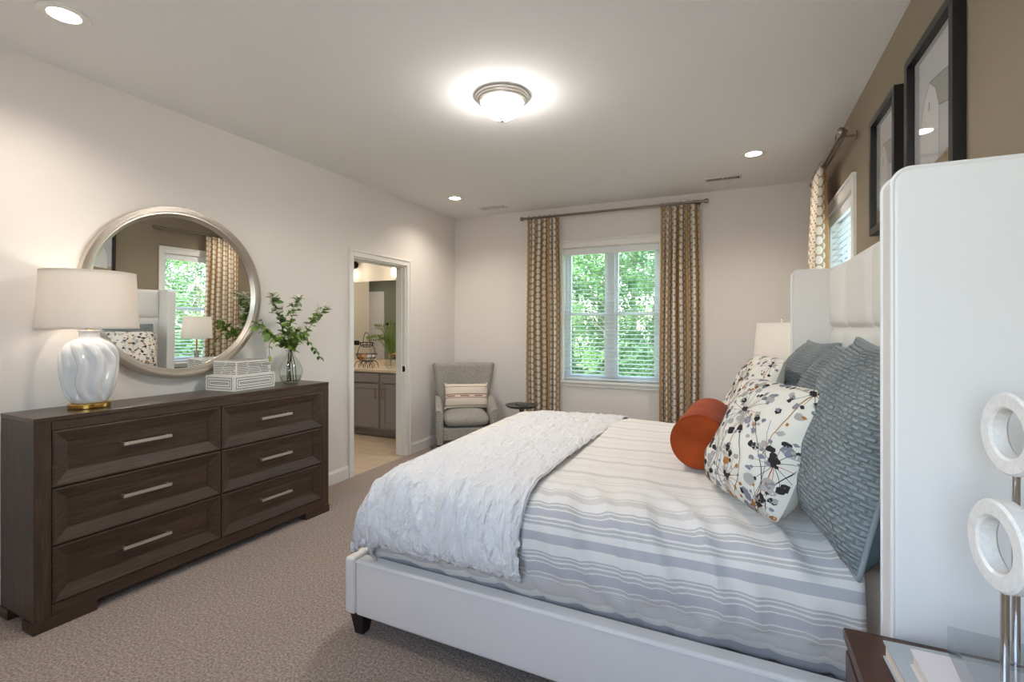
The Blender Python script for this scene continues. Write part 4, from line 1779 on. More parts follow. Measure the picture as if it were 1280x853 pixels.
def bedding(name, label, cat, m, prof, x_tab, foot, seedv, uvscale=1.0, nu=150, nx=110, wr=1.0, group=None, skew=0.0, wave=0.0, dmax=9.0):
    """cloth across the bed. prof: outline y,z; x_tab=(x_foot,x_head); foot: list (x, drop) for the foot end"""
    sm, L = catmull([(0, y, z) for y, z in prof], nu)
    fp, FL = catmull([(x, 0, -d) for x, d in foot], nx)
    ztop = max(p.z for p in sm)
    mb = MB()

    def fn(a, b):
        i = min(nu, int(round(a * nu)))
        j = min(nx, int(round(b * nx)))
        P, Q = sm[i], fp[j]
        T_ = (sm[min(i + 1, nu)] - sm[max(i - 1, 0)]).normalized()
        N = Vector((0, -T_.z, T_.y))
        if N.z < 0 and abs(T_.y) > 0.2:
            N = -N
        d1, d2 = ztop - P.z, -Q.z
        d = (max(d1, 0) ** 3 + max(d2, 0) ** 3) ** (1 / 3) if d2 >= 0 else d1 + d2
        s = a * L
        x = Q.x
        side = smoothstep(0.08, 0.30, d1)              # hanging part
        near = 1 if a < 0.5 else 0.5
        q = noise.noise(Vector((x * 3.2 + seedv, s * 1.6, seedv))) * 0.010
        q += noise.noise(Vector((x * 9 + seedv, s * 2.2, 2.0))) * 0.007 * (0.35 + side)
        rid = abs(noise.noise(Vector((x * 6.5 + s * 2.0 + seedv, s * 1.7, 5.0))))
        q += 0.030 * max(0, 1 - rid * 5.5) * (0.12 + 0.88 * smoothstep(0.02, 0.10, d1)) * (1 - 0.6 * smoothstep(0.25, 0.36, d1)) * wr
        q += wave * noise.noise(Vector((x * 40, s * 13, seedv))) + wave * .6 * noise.noise(Vector((x * 75, s * 30, seedv)))
        N2 = N.normalized()
        d = min(d, dmax)
        x += skew * (P.y - 1.66) * b
        p = Vector((x, P.y, ztop - d)) + N2 * (q * wr)
        return p

    mb.grid(fn, nu, nx, 0, lambda a, b: (b * FL, a * L))
    return mb, L


cov_prof = [(1.775, 0.300), (1.752, 0.345), (1.715, 0.40), (1.700, 0.47), (1.708, 0.56), (1.735, 0.635), (1.790, 0.690), (1.90, 0.722), (2.10, 0.745), (2.50, 0.765), (2.90, 0.780), (3.20, 0.775), (3.40, 0.735), (3.46, 0.64), (3.485, 0.50), (3.475, 0.35)]
cov_foot = [(-1.445, 0.30), (-1.460, 0.20), (-1.450, 0.09), (-1.44, 0.03), (-1.34, 0.008), (-1.15, 0.0), (-0.6, 0.0), (0.0, 0.0), (0.25, 0.004), (0.335, 0.014)]
mb, CL = bedding('coverlet', '', '', None, cov_prof, None, cov_foot, 3.3)
cv = mb.build('coverlet', M['coverlet'], None, solid=0.012, angle=80)
tag(cv, 'cream coverlet with blue grey woven stripes spread over the bed', 'coverlet')

q_prof = [(1.690, 0.418), (1.672, 0.44), (1.664, 0.50), (1.676, 0.585), (1.710, 0.662), (1.775, 0.722), (1.90, 0.757), (2.10, 0.778), (2.50, 0.800), (2.90, 0.806), (3.20, 0.795), (3.38, 0.752), (3.475, 0.67), (3.510, 0.56), (3.515, 0.44)]
q_foot = [(-1.520, 0.385), (-1.533, 0.30), (-1.520, 0.19), (-1.468, 0.10), (-1.38, 0.045), (-1.27, 0.015), (-1.12, 0.0), (-0.98, 0.0), (-0.84, 0.003), (-0.768, 0.010), (-0.742, 0.020), (-0.739, 0.027), (-0.754, 0.032), (-0.80, 0.030)]
mb, QL = bedding('throw', '', '', None, q_prof, None, q_foot, 8.1, nu=250, nx=190, wr=0.8, wave=0.012, skew=0.045, dmax=0.405)
qv = mb.build('folded_quilt', M['quilt'], None, solid=0.008, angle=80)
tag(qv, 'white crinkled quilt folded across the foot of the bed', 'quilt')


# ---- pillows on the bed
def teal_pillow(label, center, normal, up, w=0.66, h=0.66, t=0.25, seed=1, sag=0.18, flop=-0.02, roll=0):
    r = thing('sham_pillow', label, 'pillow', (0, 0, 0), 0, 'teal quilted shams against the headboard')
    S = pillow_surface(w, h, t, 0.085, seed, 0.010, sag, flop, 0.03)
    pillow_mesh(S, 1, 48, None, 0, w, h).build('quilted_front', M['teal'], r, angle=80)
    pillow_mesh(S, -1, 30, None, 0, w, h).build('plain_back', M['teal_plain'], r, angle=80)
    e = MB()
    pts = []
    n = 26
    for (u0, v0, u1, v1) in ((-1, -1, 1, -1), (1, -1, 1, 1), (1, 1, -1, 1), (-1, 1, -1, -1)):
        for k in range(n):
            a = k / n
            pts.append(S(u0 + (u1 - u0) * a, v0 + (v1 - v0) * a, 1) + Vector((0, 0, 0.001)))
    e.tube(pts, 0.0075, 8, closed=True)
    e.build('piped_edge', M['teal'], r, angle=80)
    place(r, pframe(center, normal, up, roll))
    return r


teal_pillow('largest looking teal quilted sham, nearest the near headboard wing', (0.325, 1.85, 1.030), (-0.93, -0.13, 0.27), (0.27, -0.12, 1), seed=1, w=0.62, h=0.63, roll=4)
teal_pillow('middle teal quilted sham, half hidden behind the floral pillow', (0.345, 2.47, 1.010), (-0.95, -0.05, 0.27), (0.27, 0.03, 1), seed=5, w=0.60, h=0.62)
teal_pillow('teal quilted sham beside the lit lamp at the far side of the bed', (0.315, 3.08, 1.010), (-0.95, -0.10, 0.27), (0.27, 0.03, 1), seed=9, w=0.62, h=0.63)


def floral_pillow(label, center, normal, up, w, h, t, seed, roll=0):
    r = thing('floral_pillow', label, 'pillow', (0, 0, 0), 0, 'cream floral print pillows')
    S = pillow_surface(w, h, t, 0.05, seed, 0.010, 0.15, 0, 0.08)
    mb = MB()
    pillow_mesh(S, 1, 52, mb)
    pillow_mesh(S, -1, 26, mb)
    rnd = random.Random(seed)
    sd = [1]

    def P(x, y, off=0.0009):
        u, v = max(-0.992, min(0.992, x / (w / 2))), max(-0.992, min(0.992, y / (h / 2)))
        return S(u, v, sd[0], off)

    def blot(x, y, rr, mi, n=11, off=0.0012):
        a0 = rnd.uniform(0, 6)
        el = rnd.uniform(0.65, 1.0)
        vs = [P(x, y, off)]
        for k in range(n):
            a = a0 + 2 * pi * k / n
            q = rr * rnd.uniform(0.62, 1.15)
            vs.append(P(x + q * cos(a), y + q * el * sin(a), off))
        mb.add(vs, [(0, k + 1, (k + 1) % n + 1) for k in range(n)], mi)

    def stem(pts, wd, mi, off=0.0010):
        sm, L = catmull([(a, b, 0) for a, b in pts], 14)
        vs = []
        for i, p in enumerate(sm):
            t = (sm[min(i + 1, 14)] - sm[max(i - 1, 0)]).normalized()
            q = wd * (1 - 0.4 * i / 14)
            vs += [P(p.x - t.y * q, p.y + t.x * q, off), P(p.x + t.y * q, p.y - t.x * q, off)]
        mb.add(vs, [(2 * i, 2 * i + 1, 2 * i + 3, 2 * i + 2) for i in range(14)], mi)
    # umbels: a dark heart with fine rays that end in small blots
    for (cx, cy, R_, nr) in ((-0.02, 0.08, 0.105, 17), (0.02, -0.17, 0.09, 15), (-0.20, 0.20, 0.075, 12), (0.21, 0.21, 0.08, 12), (0.20, -0.06, 0.08, 12), (-0.21, -0.10, 0.08, 13), (0.17, -0.20, 0.06, 12), (-0.14, -0.21, 0.06, 11)):
        cx += rnd.uniform(-.015, .015)
        stem([(cx, cy), (cx + rnd.uniform(-.05, .05), cy - 0.12), (cx + rnd.uniform(-.08, .08), cy - 0.26)], 0.0018, 4)
        for k in range(nr):
            a = 2 * pi * k / nr + rnd.uniform(-.12, .12)
            q = R_ * rnd.uniform(0.75, 1.05)
            ex, ey = cx + q * cos(a), cy + q * sin(a)
            stem([(cx, cy), (cx + q * .5 * cos(a + .06), cy + q * .5 * sin(a + .06)), (ex, ey)], 0.0010, 1 if k % 3 else 4)
            blot(ex, ey, rnd.uniform(0.006, 0.016), rnd.choice((1, 1, 2, 2, 3, 4)), 9)
        for k in range(5):
            blot(cx + rnd.gauss(0, .007), cy + rnd.gauss(0, .007), rnd.uniform(.006, .012), 1, 8, 0.0015)
    for k in range(130):
        x, y = rnd.uniform(-.5, .5) * w * .99, rnd.uniform(-.5, .5) * h * .99
        blot(x, y, rnd.uniform(0.007, 0.022), rnd.choice((1, 1, 2, 2, 3, 3, 4)), 10)
    for k in range(12):
        x, y = rnd.uniform(-.45, .45) * w, -h * .48
        stem([(x, y), (x + rnd.uniform(-.05, .05), y + .12), (x + rnd.uniform(-.12, .12), y + .30)], 0.0016, rnd.choice((1, 4, 2)))
    sd[0] = -1
    for k in range(60):
        x, y = rnd.uniform(-.5, .5) * w * .99, rnd.uniform(-.5, .5) * h * .99
        blot(x, y, rnd.uniform(0.007, 0.02), rnd.choice((1, 2, 2, 3, 4)), 10)
    mb.build('printed_cover', [M['linen'], M['ink'], M['inkgray'], M['inkpale'], M['inkochre']], r, angle=80, weld=False, recalc=False)
    place(r, pframe(center, normal, up, roll))
    return r


floral_pillow('cream floral print pillow in front, its dark flower heads facing the viewer', (0.085, 1.99, 0.965), (-0.77, -0.47, 0.42), (0.35, -0.02, 1), 0.475, 0.475, 0.20, 21, 10)
floral_pillow('cream floral print pillow further back, beyond the front floral pillow', (0.075, 3.03, 0.985), (-0.90, -0.22, 0.36), (0.36, 0.0, 1), 0.52, 0.52, 0.19, 34, 5)

# ---- bolster
bl = thing('bolster_pillow', 'rust velvet bolster lying in front of the floral pillows', 'pillow', (-0.150, 2.255, 0.884), 0)
bl.rotation_euler = (0, 0, radians(-2.0))
mb = MB()
R_ = 0.117
prof = [(0.00001, 0.004), (R_ * .6, 0.002), (R_ - 0.010, 0.0), (R_ - 0.003, 0.003), (R_, 0.010), (R_, 0.27), (R_, 0.54), (R_ - 0.003, 0.547), (R_ - 0.010, 0.55), (0.00001, 0.548)]
pr2 = []
for (a, b) in zip(prof, prof[1:]):
    k = 10 if abs(b[1] - a[1]) > 0.1 else 3
    for q in range(k):
        pr2.append((a[0] + (b[0] - a[0]) * q / k, a[1] + (b[1] - a[1]) * q / k))
pr2.append(prof[-1])
mb.lathe(pr2, 64, (0, 0, 0), lambda r, h, t: r * (1 + 0.012 * noise.noise(Vector((cos(t) * 1.6, sin(t) * 1.6, h * 9)))), 0, 'y')
mb.build('velvet_cover', M['velvet'], bl, angle=60)
for h in (0.004, 0.546):
    mb = MB()
    mb.tube([(R_ * 0.985 * sin(a), h, R_ * 0.985 * cos(a)) for a in [2 * pi * k / 48 for k in range(48)]], 0.0035, 6, closed=True)
    mb.build('piping', M['velvet'], bl)


# ================================================================== NIGHTSTANDS
def nightstand(label, x0, x1, y0, y1, h, drawers=2, m='espresso'):
    root = thing('nightstand', label, 'nightstand', (x0, y0, 0))
    X, Y = x1 - x0, y1 - y0
    c = MB()
    c.box(0.012, X, 0.0, Y, 0.12, h - 0.025)
    c.build('cabinet_body', M[m], root, bevel=0.003)
    t = MB()
    t.box(-0.006, X, -0.006, Y + 0.006, h - 0.025, h)
    t.build('top', M[m], root, bevel=0.004)
    n = drawers
    for k in range(n):
        z0 = 0.135 + k * (h - 0.17) / n
        z1 = 0.135 + (k + 1) * (h - 0.17) / n - 0.006
        d = MB()
        d.box(-0.004, 0.05, 0.012, Y - 0.012, z0, z1)
        do = d.build('drawer', M[m], root, bevel=0.003)
        q = MB()
        q.tube([(-0.024, Y / 2 - 0.06, (z0 + z1) / 2), (-0.024, Y / 2 + 0.06, (z0 + z1) / 2)], 0.005, 10)
        for e in (-0.05, 0.05):
            q.tube([(-0.024, Y / 2 + e, (z0 + z1) / 2), (-0.003, Y / 2 + e, (z0 + z1) / 2)], 0.004, 8)
        q.build('handle', M['nickel'], do)
    for (x, y) in ((0.035, 0.03), (0.035, Y - 0.03), (X - 0.03, 0.03), (X - 0.03, Y - 0.03)):
        l = MB()
        l.box(x - 0.02, x + 0.02, y - 0.02, y + 0.02, 0, 0.121)
        l.build('leg', M[m], root, bevel=0.003)
    return root


NTZ = 0.69
nightstand('dark espresso nightstand in front of the near headboard wing', 0.228, 0.640, 0.76, 1.338, NTZ)
nightstand('dark nightstand under the lit lamp beyond the bed', 0.06, 0.56, 3.66, 4.10, 0.66)


def book(label, loc, rz, lx, ly, h, cover, spine_left=True):
    root = thing('book', label, 'book', loc, rz, 'books on the near nightstand')
    p = MB()
    p.box(0.004, lx - 0.004, 0.003, ly - 0.004, 0.004, h - 0.004)
    p.build('pages', M['paper'], root, smooth=False)
    c = MB()
    c.box(0, lx, 0, ly, 0, 0.0042)
    c.box(0, lx, 0, ly, h - 0.0042, h)
    c.box(0, lx, -0.002, 0.003, 0, h)
    c.build('cover', M[cover], root, bevel=0.001, weld=False)
    return root


book('larger grey book at the bottom of the stack on the nightstand', (0.290, 0.90, NTZ), radians(2), 0.30, 0.355, 0.036, 'book_grey')
book('pale book on top of the grey book on the nightstand', (0.304, 0.885, NTZ + 0.0362), radians(0), 0.26, 0.295, 0.034, 'book_white')

# ---- ring sculpture
SZ = NTZ + 0.0704
sc = thing('ring_sculpture', 'sculpture of two white marble rings on chrome rods in a clear block', 'sculpture', (0.42, 1.10, SZ))
sc.rotation_euler = (0, 0, radians(-6))
mb = MB()
mb.box(-0.065, 0.10, -0.11, 0.09, 0.0, 0.050)
mb.build('clear_block', M['acrylic'], sc, bevel=0.002)


def ring(cx, cy, cz, R_, wd, dep, rz):
    m = MB()
    pts = []
    k = 6
    e = 0.004
    prof = [(R_ - wd + e, -dep / 2), (R_ - e, -dep / 2), (R_, -dep / 2 + e), (R_, dep / 2 - e), (R_ - e, dep / 2), (R_ - wd + e, dep / 2), (R_ - wd, dep / 2 - e), (R_ - wd, -dep / 2 + e), (R_ - wd + e, -dep / 2)]
    m.lathe(prof, 72, (0, 0, 0), None, 0, 'x')
    o = m.build('marble_ring', M['marble'], sc, angle=35)
    o.location = (cx, cy, cz)
    o.rotation_euler = (0, 0, rz)
    return o


for (px, py, R_, dep, cz, rz) in ((0.022, 0.062, 0.0735, 0.030, 0.4300, radians(14)), (-0.012, -0.015, 0.0745, 0.032, 0.2540, radians(14))):
    ring(px, py, cz, R_, 0.030, dep, rz)
    mb = MB()
    mb.tube([(px, py, 0.028), (px, py, cz - R_ + 0.012)], 0.0060, 16)
    mb.build('chrome_rod', M['chrome'], sc)

# ---- far lamp and small frame (by the window side of the bed)
fl = thing('bedside_lamp', 'lit lamp with white shade on the nightstand beyond the bed', 'table lamp', (0.285, 3.865, 0.66))
mb = MB()
mb.lathe([(0.00001, 0.0), (0.11, 0.0), (0.13, 0.012), (0.105, 0.045), (0.055, 0.10), (0.032, 0.16), (0.026, 0.24), (0.034, 0.30), (0.00001, 0.305)], 40)
mb.build('lamp_base', plain('smoked_glass_base', srgb(176, 166, 152), 0.1, coat=1.0), fl)
mb = MB()
mb.cyl((0, 0, 0.30), 0.010, 0.30, 12)
mb.build('neck', M['brass'], fl)
mb = MB()
z0, z1, r0, r1 = 0.462, 0.748, 0.182, 0.158
mb.lathe([(r0, z0), ((r0 + r1) / 2, (z0 + z1) / 2), (r1, z1), (r1 - 0.003, z1), ((r0 + r1) / 2 - 0.003, (z0 + z1) / 2), (r0 - 0.003, z0), (r0, z0)], 56)
mb.build('lamp_shade', M['shade'], fl, angle=60)
mb = MB()
for k in range(3):
    a = k * 2 * pi / 3
    mb.tube([(0, 0, z1 - 0.01), ((r1 - 0.003) * cos(a), (r1 - 0.003) * sin(a), z1 - 0.01)], 0.0022, 6)
mb.tube([(0, 0, 0.59), (0, 0, z1 + 0.012)], 0.004, 8)
mb.lathe([(0.00001, z1 + 0.010), (0.008, z1 + 0.014), (0.010, z1 + 0.022), (0.00001, z1 + 0.032)], 12)
mb.build('finial', M['chrome'], fl)
point('bedside_lamp_glow', (0, 0, 0.64), LAMP_W, 0.035, (1.0, 0.92, 0.83), fl)
ph = thing('photo_frame', 'small black frame beside the lamp beyond the bed', 'photo frame', (0.13, 4.05, 0.66), radians(90))
mb = MB()
mb.box(-0.02, 0.05, 0, 0.012, 0, 0.014); mb.box(-0.02, 0.05, 0, 0.012, 0.106, 0.12); mb.box(-0.034, -0.02, 0, 0.012, 0, 0.12); mb.box(0.05, 0.064, 0, 0.012, 0, 0.12)
mb.box(-0.02, 0.05, 0.006, 0.012, 0.014, 0.106)
mb.build('frame', M['black'], ph, bevel=0.001, weld=False)
mb = MB()
mb.box(-0.02, 0.05, 0.003, 0.0055, 0.014, 0.106)
mb.build('print', M['inkgray'], ph, smooth=False)


# ================================================================== BARN PICTURES
def picture(label, y0, y1, z0, z1, seed):
    """framed watercolour of a white barn on the taupe wall; local x along the wall from the far side"""
    root = thing('framed_picture', label, 'picture', (RW, y1, z0), -pi / 2, 'barn pictures over the bed')
    w, h = y1 - y0, z1 - z0
    f = MB()
    fw, d = 0.034, 0.036
    f.box(0, w, -d, 0, 0, fw); f.box(0, w, -d, 0, h - fw, h)
    f.box(0, fw, -d, 0, fw, h - fw); f.box(w - fw, w, -d, 0, fw, h - fw)
    f.build('frame', M['black'], root, bevel=0.002, weld=False)
    a = MB()

    def flat(pts, mi, off):
        a.add([(fw + x * (w - 2 * fw), -0.010 - off, fw + y * (h - 2 * fw)) for x, y in pts], [tuple(range(len(pts)))], mi)
    a.box(fw - 0.003, w - fw + 0.003, -0.010, -0.002, fw - 0.003, h - fw + 0.003, 0)
    rnd = random.Random(seed)
    flat([(0.0, 0.0), (1, 0.0), (1, 0.16), (0.7, 0.21), (0.35, 0.15), (0.0, 0.20)], 1, 0.0004)
    flat([(0.12, 0.13), (0.55, 0.17), (0.98, 0.27), (1.0, 0.18), (0.55, 0.10), (0.15, 0.08)], 2, 0.0006)
    # barn: long wall, gable end, gambrel roof
    ox = 0.0 if seed % 2 else 0.06
    gable = [(0.16, 0.14), (0.62, 0.17), (0.62, 0.52), (0.54, 0.66), (0.40, 0.74), (0.26, 0.64), (0.16, 0.46)]
    wall = [(0.62, 0.17), (0.98, 0.22), (0.98, 0.46), (0.62, 0.52)]
    roof = [(0.62, 0.52), (0.98, 0.46), (0.92, 0.62), (0.80, 0.70), (0.40, 0.74), (0.54, 0.66)]
    flat([(x - ox, y) for x, y in gable], 3, 0.0008)
    flat([(min(1, x - ox), y) for x, y in wall], 4, 0.0008)
    flat([(x - ox, y) for x, y in roof], 5, 0.0009)

    def line(p, q, t, mi=6):
        dx, dy = q[0] - p[0], q[1] - p[1]
        L = sqrt(dx * dx + dy * dy)
        nx_, ny_ = -dy / L * t, dx / L * t
        flat([(p[0] + nx_, p[1] + ny_), (q[0] + nx_, q[1] + ny_), (q[0] - nx_, q[1] - ny_), (p[0] - nx_, p[1] - ny_)], mi, 0.0012)
    for poly in (gable, roof):
        for p, q in zip(poly, poly[1:] + poly[:1]):
            line((p[0] - ox, p[1]), (q[0] - ox, q[1]), 0.004)
    line((0.39 - ox, 0.55), (0.39 - ox, 0.61), 0.012)
    for k in range(9):
        x = 0.2 + k * 0.046
        line((x - ox, 0.16), (x - ox + 0.004, 0.36 + rnd.uniform(0, .1)), 0.0015, 7)
    for k in range(24):
        x = rnd.uniform(0.02, 0.98)
        line((x, 0.02 + rnd.uniform(0, .08)), (x + rnd.uniform(-.03, .03), 0.12 + rnd.uniform(0, .1)), 0.004, rnd.choice((1, 2, 8)))
    a.build('artwork', [M['art_paper'], M['art_ochre'], M['art_rust'], M['art_white'], M['art_pale'], M['art_roof'], M['art_line'], M['art_pale2'], M['art_green']], root, smooth=False, weld=False, recalc=False)
    g = MB()
    g.box(fw - 0.003, w - fw + 0.003, -0.0155, -0.0140, fw - 0.003, h - fw + 0.003)
    g.build('glass', M['picglass'], root, smooth=False)


for k, c in (('paper', (216, 216, 218)), ('ochre', (190, 172, 128)), ('rust', (172, 138, 104)), ('white', (236, 236, 236)), ('pale', (206, 208, 210)), ('roof', (160, 162, 158)), ('line', (84, 84, 84)), ('pale2', (208, 208, 208)), ('green', (128, 136, 92))):
    M['art_' + k] = plain('watercolour_' + k, srgb(*c), 0.9)
picture('black framed barn watercolour nearer the viewer on the taupe wall', 2.005, 2.500, 1.85, 2.46, 3)
picture('black framed barn watercolour nearer the side window on the taupe wall', 2.645, 3.090, 1.85, 2.44, 4)

# ================================================================== BATHROOM
VF = 4.87                                   # vanity front
VXA, VXB = -5.48, -3.37
van = thing('vanity_cabinet', 'grey bathroom vanity cabinet seen through the doorway', 'cabinet', (VXA, VF, 0))
mb = MB()
L = VXB - VXA
mb.box(0, L, 0, BY1 - VF - 0.002, 0.10, 0.815)
mb.box(0, L, 0.07, BY1 - VF - 0.002, 0, 0.10)
mb.build('cabinet_body', M['bathcab'], van, bevel=0.002, weld=False)
x = L - 0.36 - 4 * 0.42
edges = [(-4.92, -4.50), (-4.49, -4.05), (-4.01, -3.62), (-5.40, -4.95)]
for i, (xa, xb) in enumerate(edges):
    a, b = xa - VXA, xb - VXA
    d = MB()
    d.box(a, b, -0.018, 0.001, 0.685, 0.795)
    do = d.build('drawer', M['bathcab'], van, bevel=0.003)
    d = MB()
    d.box(a, b, -0.012, 0.001, 0.125, 0.665)
    q = 0.055
    d.box(a, a + q, -0.019, -0.010, 0.125, 0.665); d.box(b - q, b, -0.019, -0.010, 0.125, 0.665)
    d.box(a + q, b - q, -0.019, -0.010, 0.125, 0.125 + q); d.box(a + q, b - q, -0.019, -0.010, 0.665 - q, 0.665)
    do = d.build('door', M['bathcab'], van, bevel=0.002, weld=False)
    hx = (b - 0.03) if i % 2 == 1 else (a + 0.035)
    h = MB()
    h.tube([(hx, -0.045, 0.49), (hx, -0.045, 0.62)], 0.005, 10)
    for z in (0.50, 0.61):
        h.tube([(hx, -0.045, z), (hx, -0.018, z)], 0.004, 8)
    h.build('handle', M['brass'], do)
ct = MB()
ct.box(VXA, VXB, VF - 0.025, BY1 - 0.002, 0.815, 0.847)
tag(ct.build('countertop', M['quartz'], None, bevel=0.003), 'cream stone countertop on the grey vanity', 'countertop')
bs = MB()
bs.box(VXA, VXB, BY1 - 0.022, BY1 - 0.001, 0.847, 0.93)
tag(bs.build('backsplash', M['quartz'], None, bevel=0.002), 'low cream stone backsplash behind the vanity top', 'backsplash')
bm_ = MB()
bm_.box(VXA + 0.02, VXB - 0.03, BY1 - 0.008, BY1 - 0.001, 0.935, 2.02)
tag(bm_.build('vanity_mirror', M['mirror'], None, smooth=False), 'frameless bathroom mirror above the vanity', 'mirror')
for (xx, lb) in ((-4.93, 'dark bronze wall light with a clear lit globe at the left of the bathroom mirror'), (-4.13, 'dark bronze wall light with a clear lit globe at the right of the bathroom mirror')):
    s = thing('wall_sconce', lb, 'wall light', (xx, BY1, 2.21), 0, 'bathroom wall lights')
    mb = MB()
    mb.lathe([(0.00001, 0.0), (0.05, 0.0), (0.05, -0.015), (0.02, -0.02), (0.00001, -0.02)], 24, (0, 0, 0.05), None, 0, 'y')
    mb.tube([(0, -0.015, 0.05), (0, -0.10, 0.05), (0, -0.11, 0.04)], 0.008, 10)
    mb.build('arm', M['bronze'], s)
    mb = MB()
    mb.lathe([(0.00001, 0.055), (0.03, 0.055), (0.058, 0.03), (0.062, 0.0), (0.058, -0.012), (0.00001, -0.012)], 24, (0, -0.11, 0.0))
    mb.build('cap', M['bronze'], s)
    mb = MB()
    mb.lathe([(0.04, -0.013), (0.062, -0.05), (0.070, -0.09), (0.066, -0.13), (0.05, -0.16), (0.00001, -0.165)], 24, (0, -0.11, 0.0))
    mb.build('glass_globe', M['globe'], s)
    point('sconce_glow', (0, -0.20, -0.10), BATH_W, 0.05, (1.0, 0.89, 0.76), s)
tb = thing('towel_bar', 'black towel bar on the sage bathroom wall, seen in the bathroom mirror', 'towel bar', (-6.30, BY0, 1.44))
mb = MB()
mb.tube([(-0.02, 0.06, 0), (0.62, 0.06, 0)], 0.008, 12)
mb.build('bar', M['black'], tb)
for xx in (0.0, 0.60):
    mb = MB()
    mb.tube([(xx, 0.0, 0), (xx, 0.012, 0), (xx, 0.0121, 0), (xx, 0.066, 0)], [0.026, 0.026, 0.011, 0.011], 16)
    mb.build('post', M['black'], tb)

# ---- wire basket stand with rolled towels, fern in a glass bottle
bk = thing('wire_basket_stand', 'black wire two tier basket stand on the vanity top', 'basket stand', (-4.44, 5.08, 0.847))
mb = MB()
r = 0.0042
for cx in (-0.075, 0.0, 0.075):
    for yy in (-0.06, 0.06):
        mb.tube([(cx + 0.075 * cos(a), yy, 0.075 * sin(a) * 1.15) for a in [pi * k / 14 for k in range(15)]], r, 6)
mb.build('arched_foot', M['black'], bk)


def bowl_wires(z, R_, H, nm):
    m = MB()
    for (rr, zz) in ((R_, z + H), (R_ * .86, z + H * .45), (R_ * .5, z)):
        m.tube([(rr * cos(a), rr * .7 * sin(a), zz) for a in [2 * pi * k / 32 for k in range(32)]], r, 6, closed=True)
    for k in range(12):
        a = 2 * pi * k / 12
        m.tube([(q * cos(a), q * .7 * sin(a), zz) for q, zz in ((R_ * .5, z), (R_ * .75, z + H * .2), (R_ * .9, z + H * .55), (R_, z + H))], 0.003, 5)
    m.build(nm, M['black'], bk)


bowl_wires(0.088, 0.155, 0.09, 'lower_basket')
bowl_wires(0.27, 0.105, 0.06, 'upper_basket')
mb = MB()
for sx in (-1, 1):
    mb.tube([(sx * 0.15, 0, 0.17), (sx * 0.135, 0, 0.24), (sx * 0.10, 0, 0.30), (sx * 0.085, 0, 0.33)], r, 6)
mb.tube([(0.055 * cos(a), 0, 0.33 + 0.13 * sin(a)) for a in [pi * k / 18 for k in range(19)]], r, 6)
mb.tube([(-0.085, 0, 0.33), (-0.055, 0, 0.33)], r, 6)
mb.tube([(0.085, 0, 0.33), (0.055, 0, 0.33)], r, 6)
mb.build('handle', M['black'], bk)
mb = MB()
mb.box(-0.19, -0.05, -0.082, -0.076, 0.295, 0.355)
mb.build('name_tag', M['black'], bk, bevel=0.003)


def rolled_towel(label, loc, rz, L, R_, m):
    t = MB()
    pr = [(0.00001, 0.0)] + [(R_ * k / 6, 0.004 if k % 2 else -0.001) for k in range(1, 6)] + [(R_ * .95, 0.0), (R_, 0.012), (R_, L / 2), (R_, L - 0.012), (R_ * .95, L)] + [(R_ * k / 6, L - 0.004 if k % 2 else L + 0.001) for k in range(5, 0, -1)] + [(0.00001, L)]
    t.lathe(pr, 28, (0, 0, 0), lambda r_, h, th: r_ * (1 + 0.03 * sin(3 * th + 20 * h)), 0, 'y')
    o = t.build('rolled_towel', m, None)
    o.location = loc
    o.rotation_euler = (0, 0, rz)
    tag(o, label, 'towel', 'rolled towels in the basket stand')


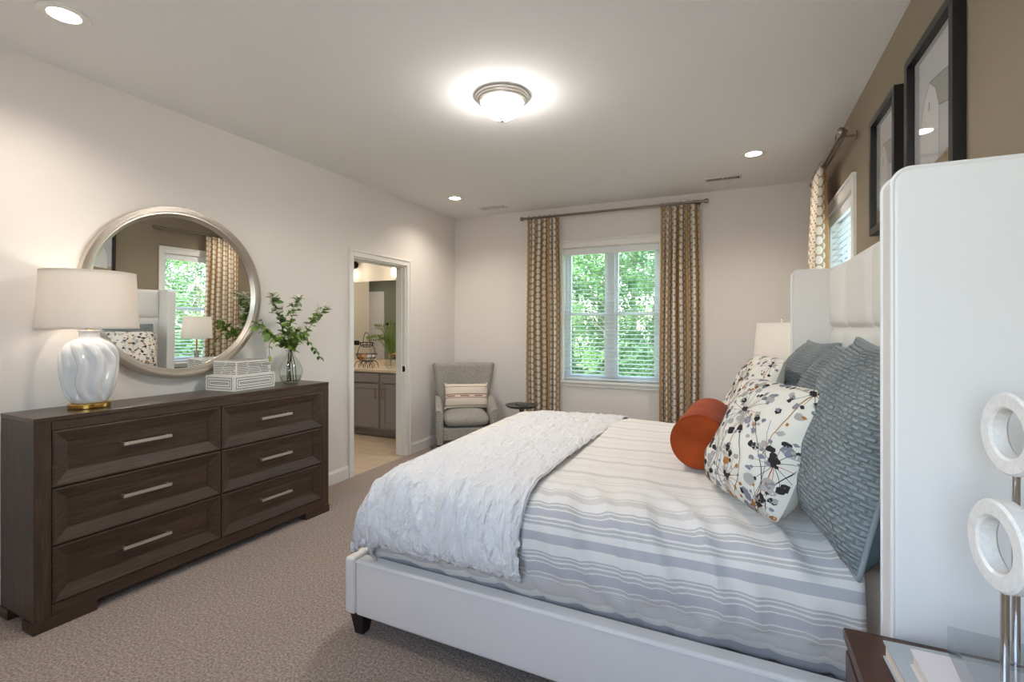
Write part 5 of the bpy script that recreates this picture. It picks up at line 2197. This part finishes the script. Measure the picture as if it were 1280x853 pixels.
M['towel_tan'] = plain('tan_terry', srgb(206, 160, 112), 0.95, bump=(200, 0.4, 0.003))
M['towel_white'] = plain('white_terry', srgb(228, 224, 218), 0.95, bump=(200, 0.4, 0.003))
rolled_towel('tan rolled towel at the left of the lower wire basket', (-4.50, 5.02, 0.982), radians(12), 0.13, 0.04, M['towel_tan'])
rolled_towel('white rolled towel at the right of the lower wire basket', (-4.385, 5.02, 0.982), radians(-14), 0.13, 0.04, M['towel_white'])

gb = thing('glass_bottle', 'clear round glass bottle holding fern fronds on the vanity top', 'vase', (-4.06, 5.10, 0.847))
mb = MB()
bp, _ = catmull([(0.04, 0, 0.0), (0.07, 0, 0.03), (0.078, 0, 0.07), (0.055, 0, 0.115), (0.024, 0, 0.145), (0.022, 0, 0.20)], 26)
mb.lathe([(0.00001, 0)] + [(p.x, p.z) for p in bp] + [(p.x - 0.003, max(p.z, 0.004)) for p in bp[::-1]] + [(0.00001, 0.004)], 32)
mb.build('bottle', M['vaseglass'], gb)
ends = [(-0.34, 0.20, 'long fern frond arching far left over the basket stand'), (-0.20, 0.36, 'fern frond rising to the left above the bottle'), (0.02, 0.42, 'fern frond standing upright above the bottle'), (0.24, 0.33, 'fern frond rising to the right above the bottle'), (0.33, 0.16, 'long fern frond drooping far right of the bottle'), (-0.12, 0.22, 'short fern frond just left of the bottle neck'), (0.12, 0.20, 'short fern frond just right of the bottle neck')]
for i, (dx, dz, lb) in enumerate(ends):
    rnd = random.Random(i + 40)
    b0 = Vector((-4.06, 5.10, 0.847 + 0.006))
    rt = thing('fern_frond', lb, 'fern frond', b0, 0, 'fern fronds in the glass bottle')
    dy = rnd.uniform(-0.12, 0.05)
    sm, _ = catmull([(0, 0, 0.0), (rnd.uniform(-.006, .006), 0, 0.19), (dx * .45, dy * .4, 0.22 + dz * .75), (dx, dy, 0.17 + dz)], 30)
    a = MB()
    a.tube(sm, [0.0024 * (1 - .6 * k / 30) for k in range(31)], 5)
    a.build('stem', M['fern'], rt)
    f = MB()
    for k in range(12, 31):
        p = sm[k]
        t = (sm[min(k + 1, 30)] - sm[k - 1]).normalized()
        sd = t.cross(Vector((0, 1, 0.3))).normalized()
        for sg in (-1, 1):
            leaf_blade(f, p, sd * sg + t * .5, Vector((0, -1, .4)), 0.075 * (1 - 0.6 * (k - 12) / 19) + .012, 0.009)
    f.build('leaflets', M['fern'], rt, angle=70, weld=False, recalc=False)
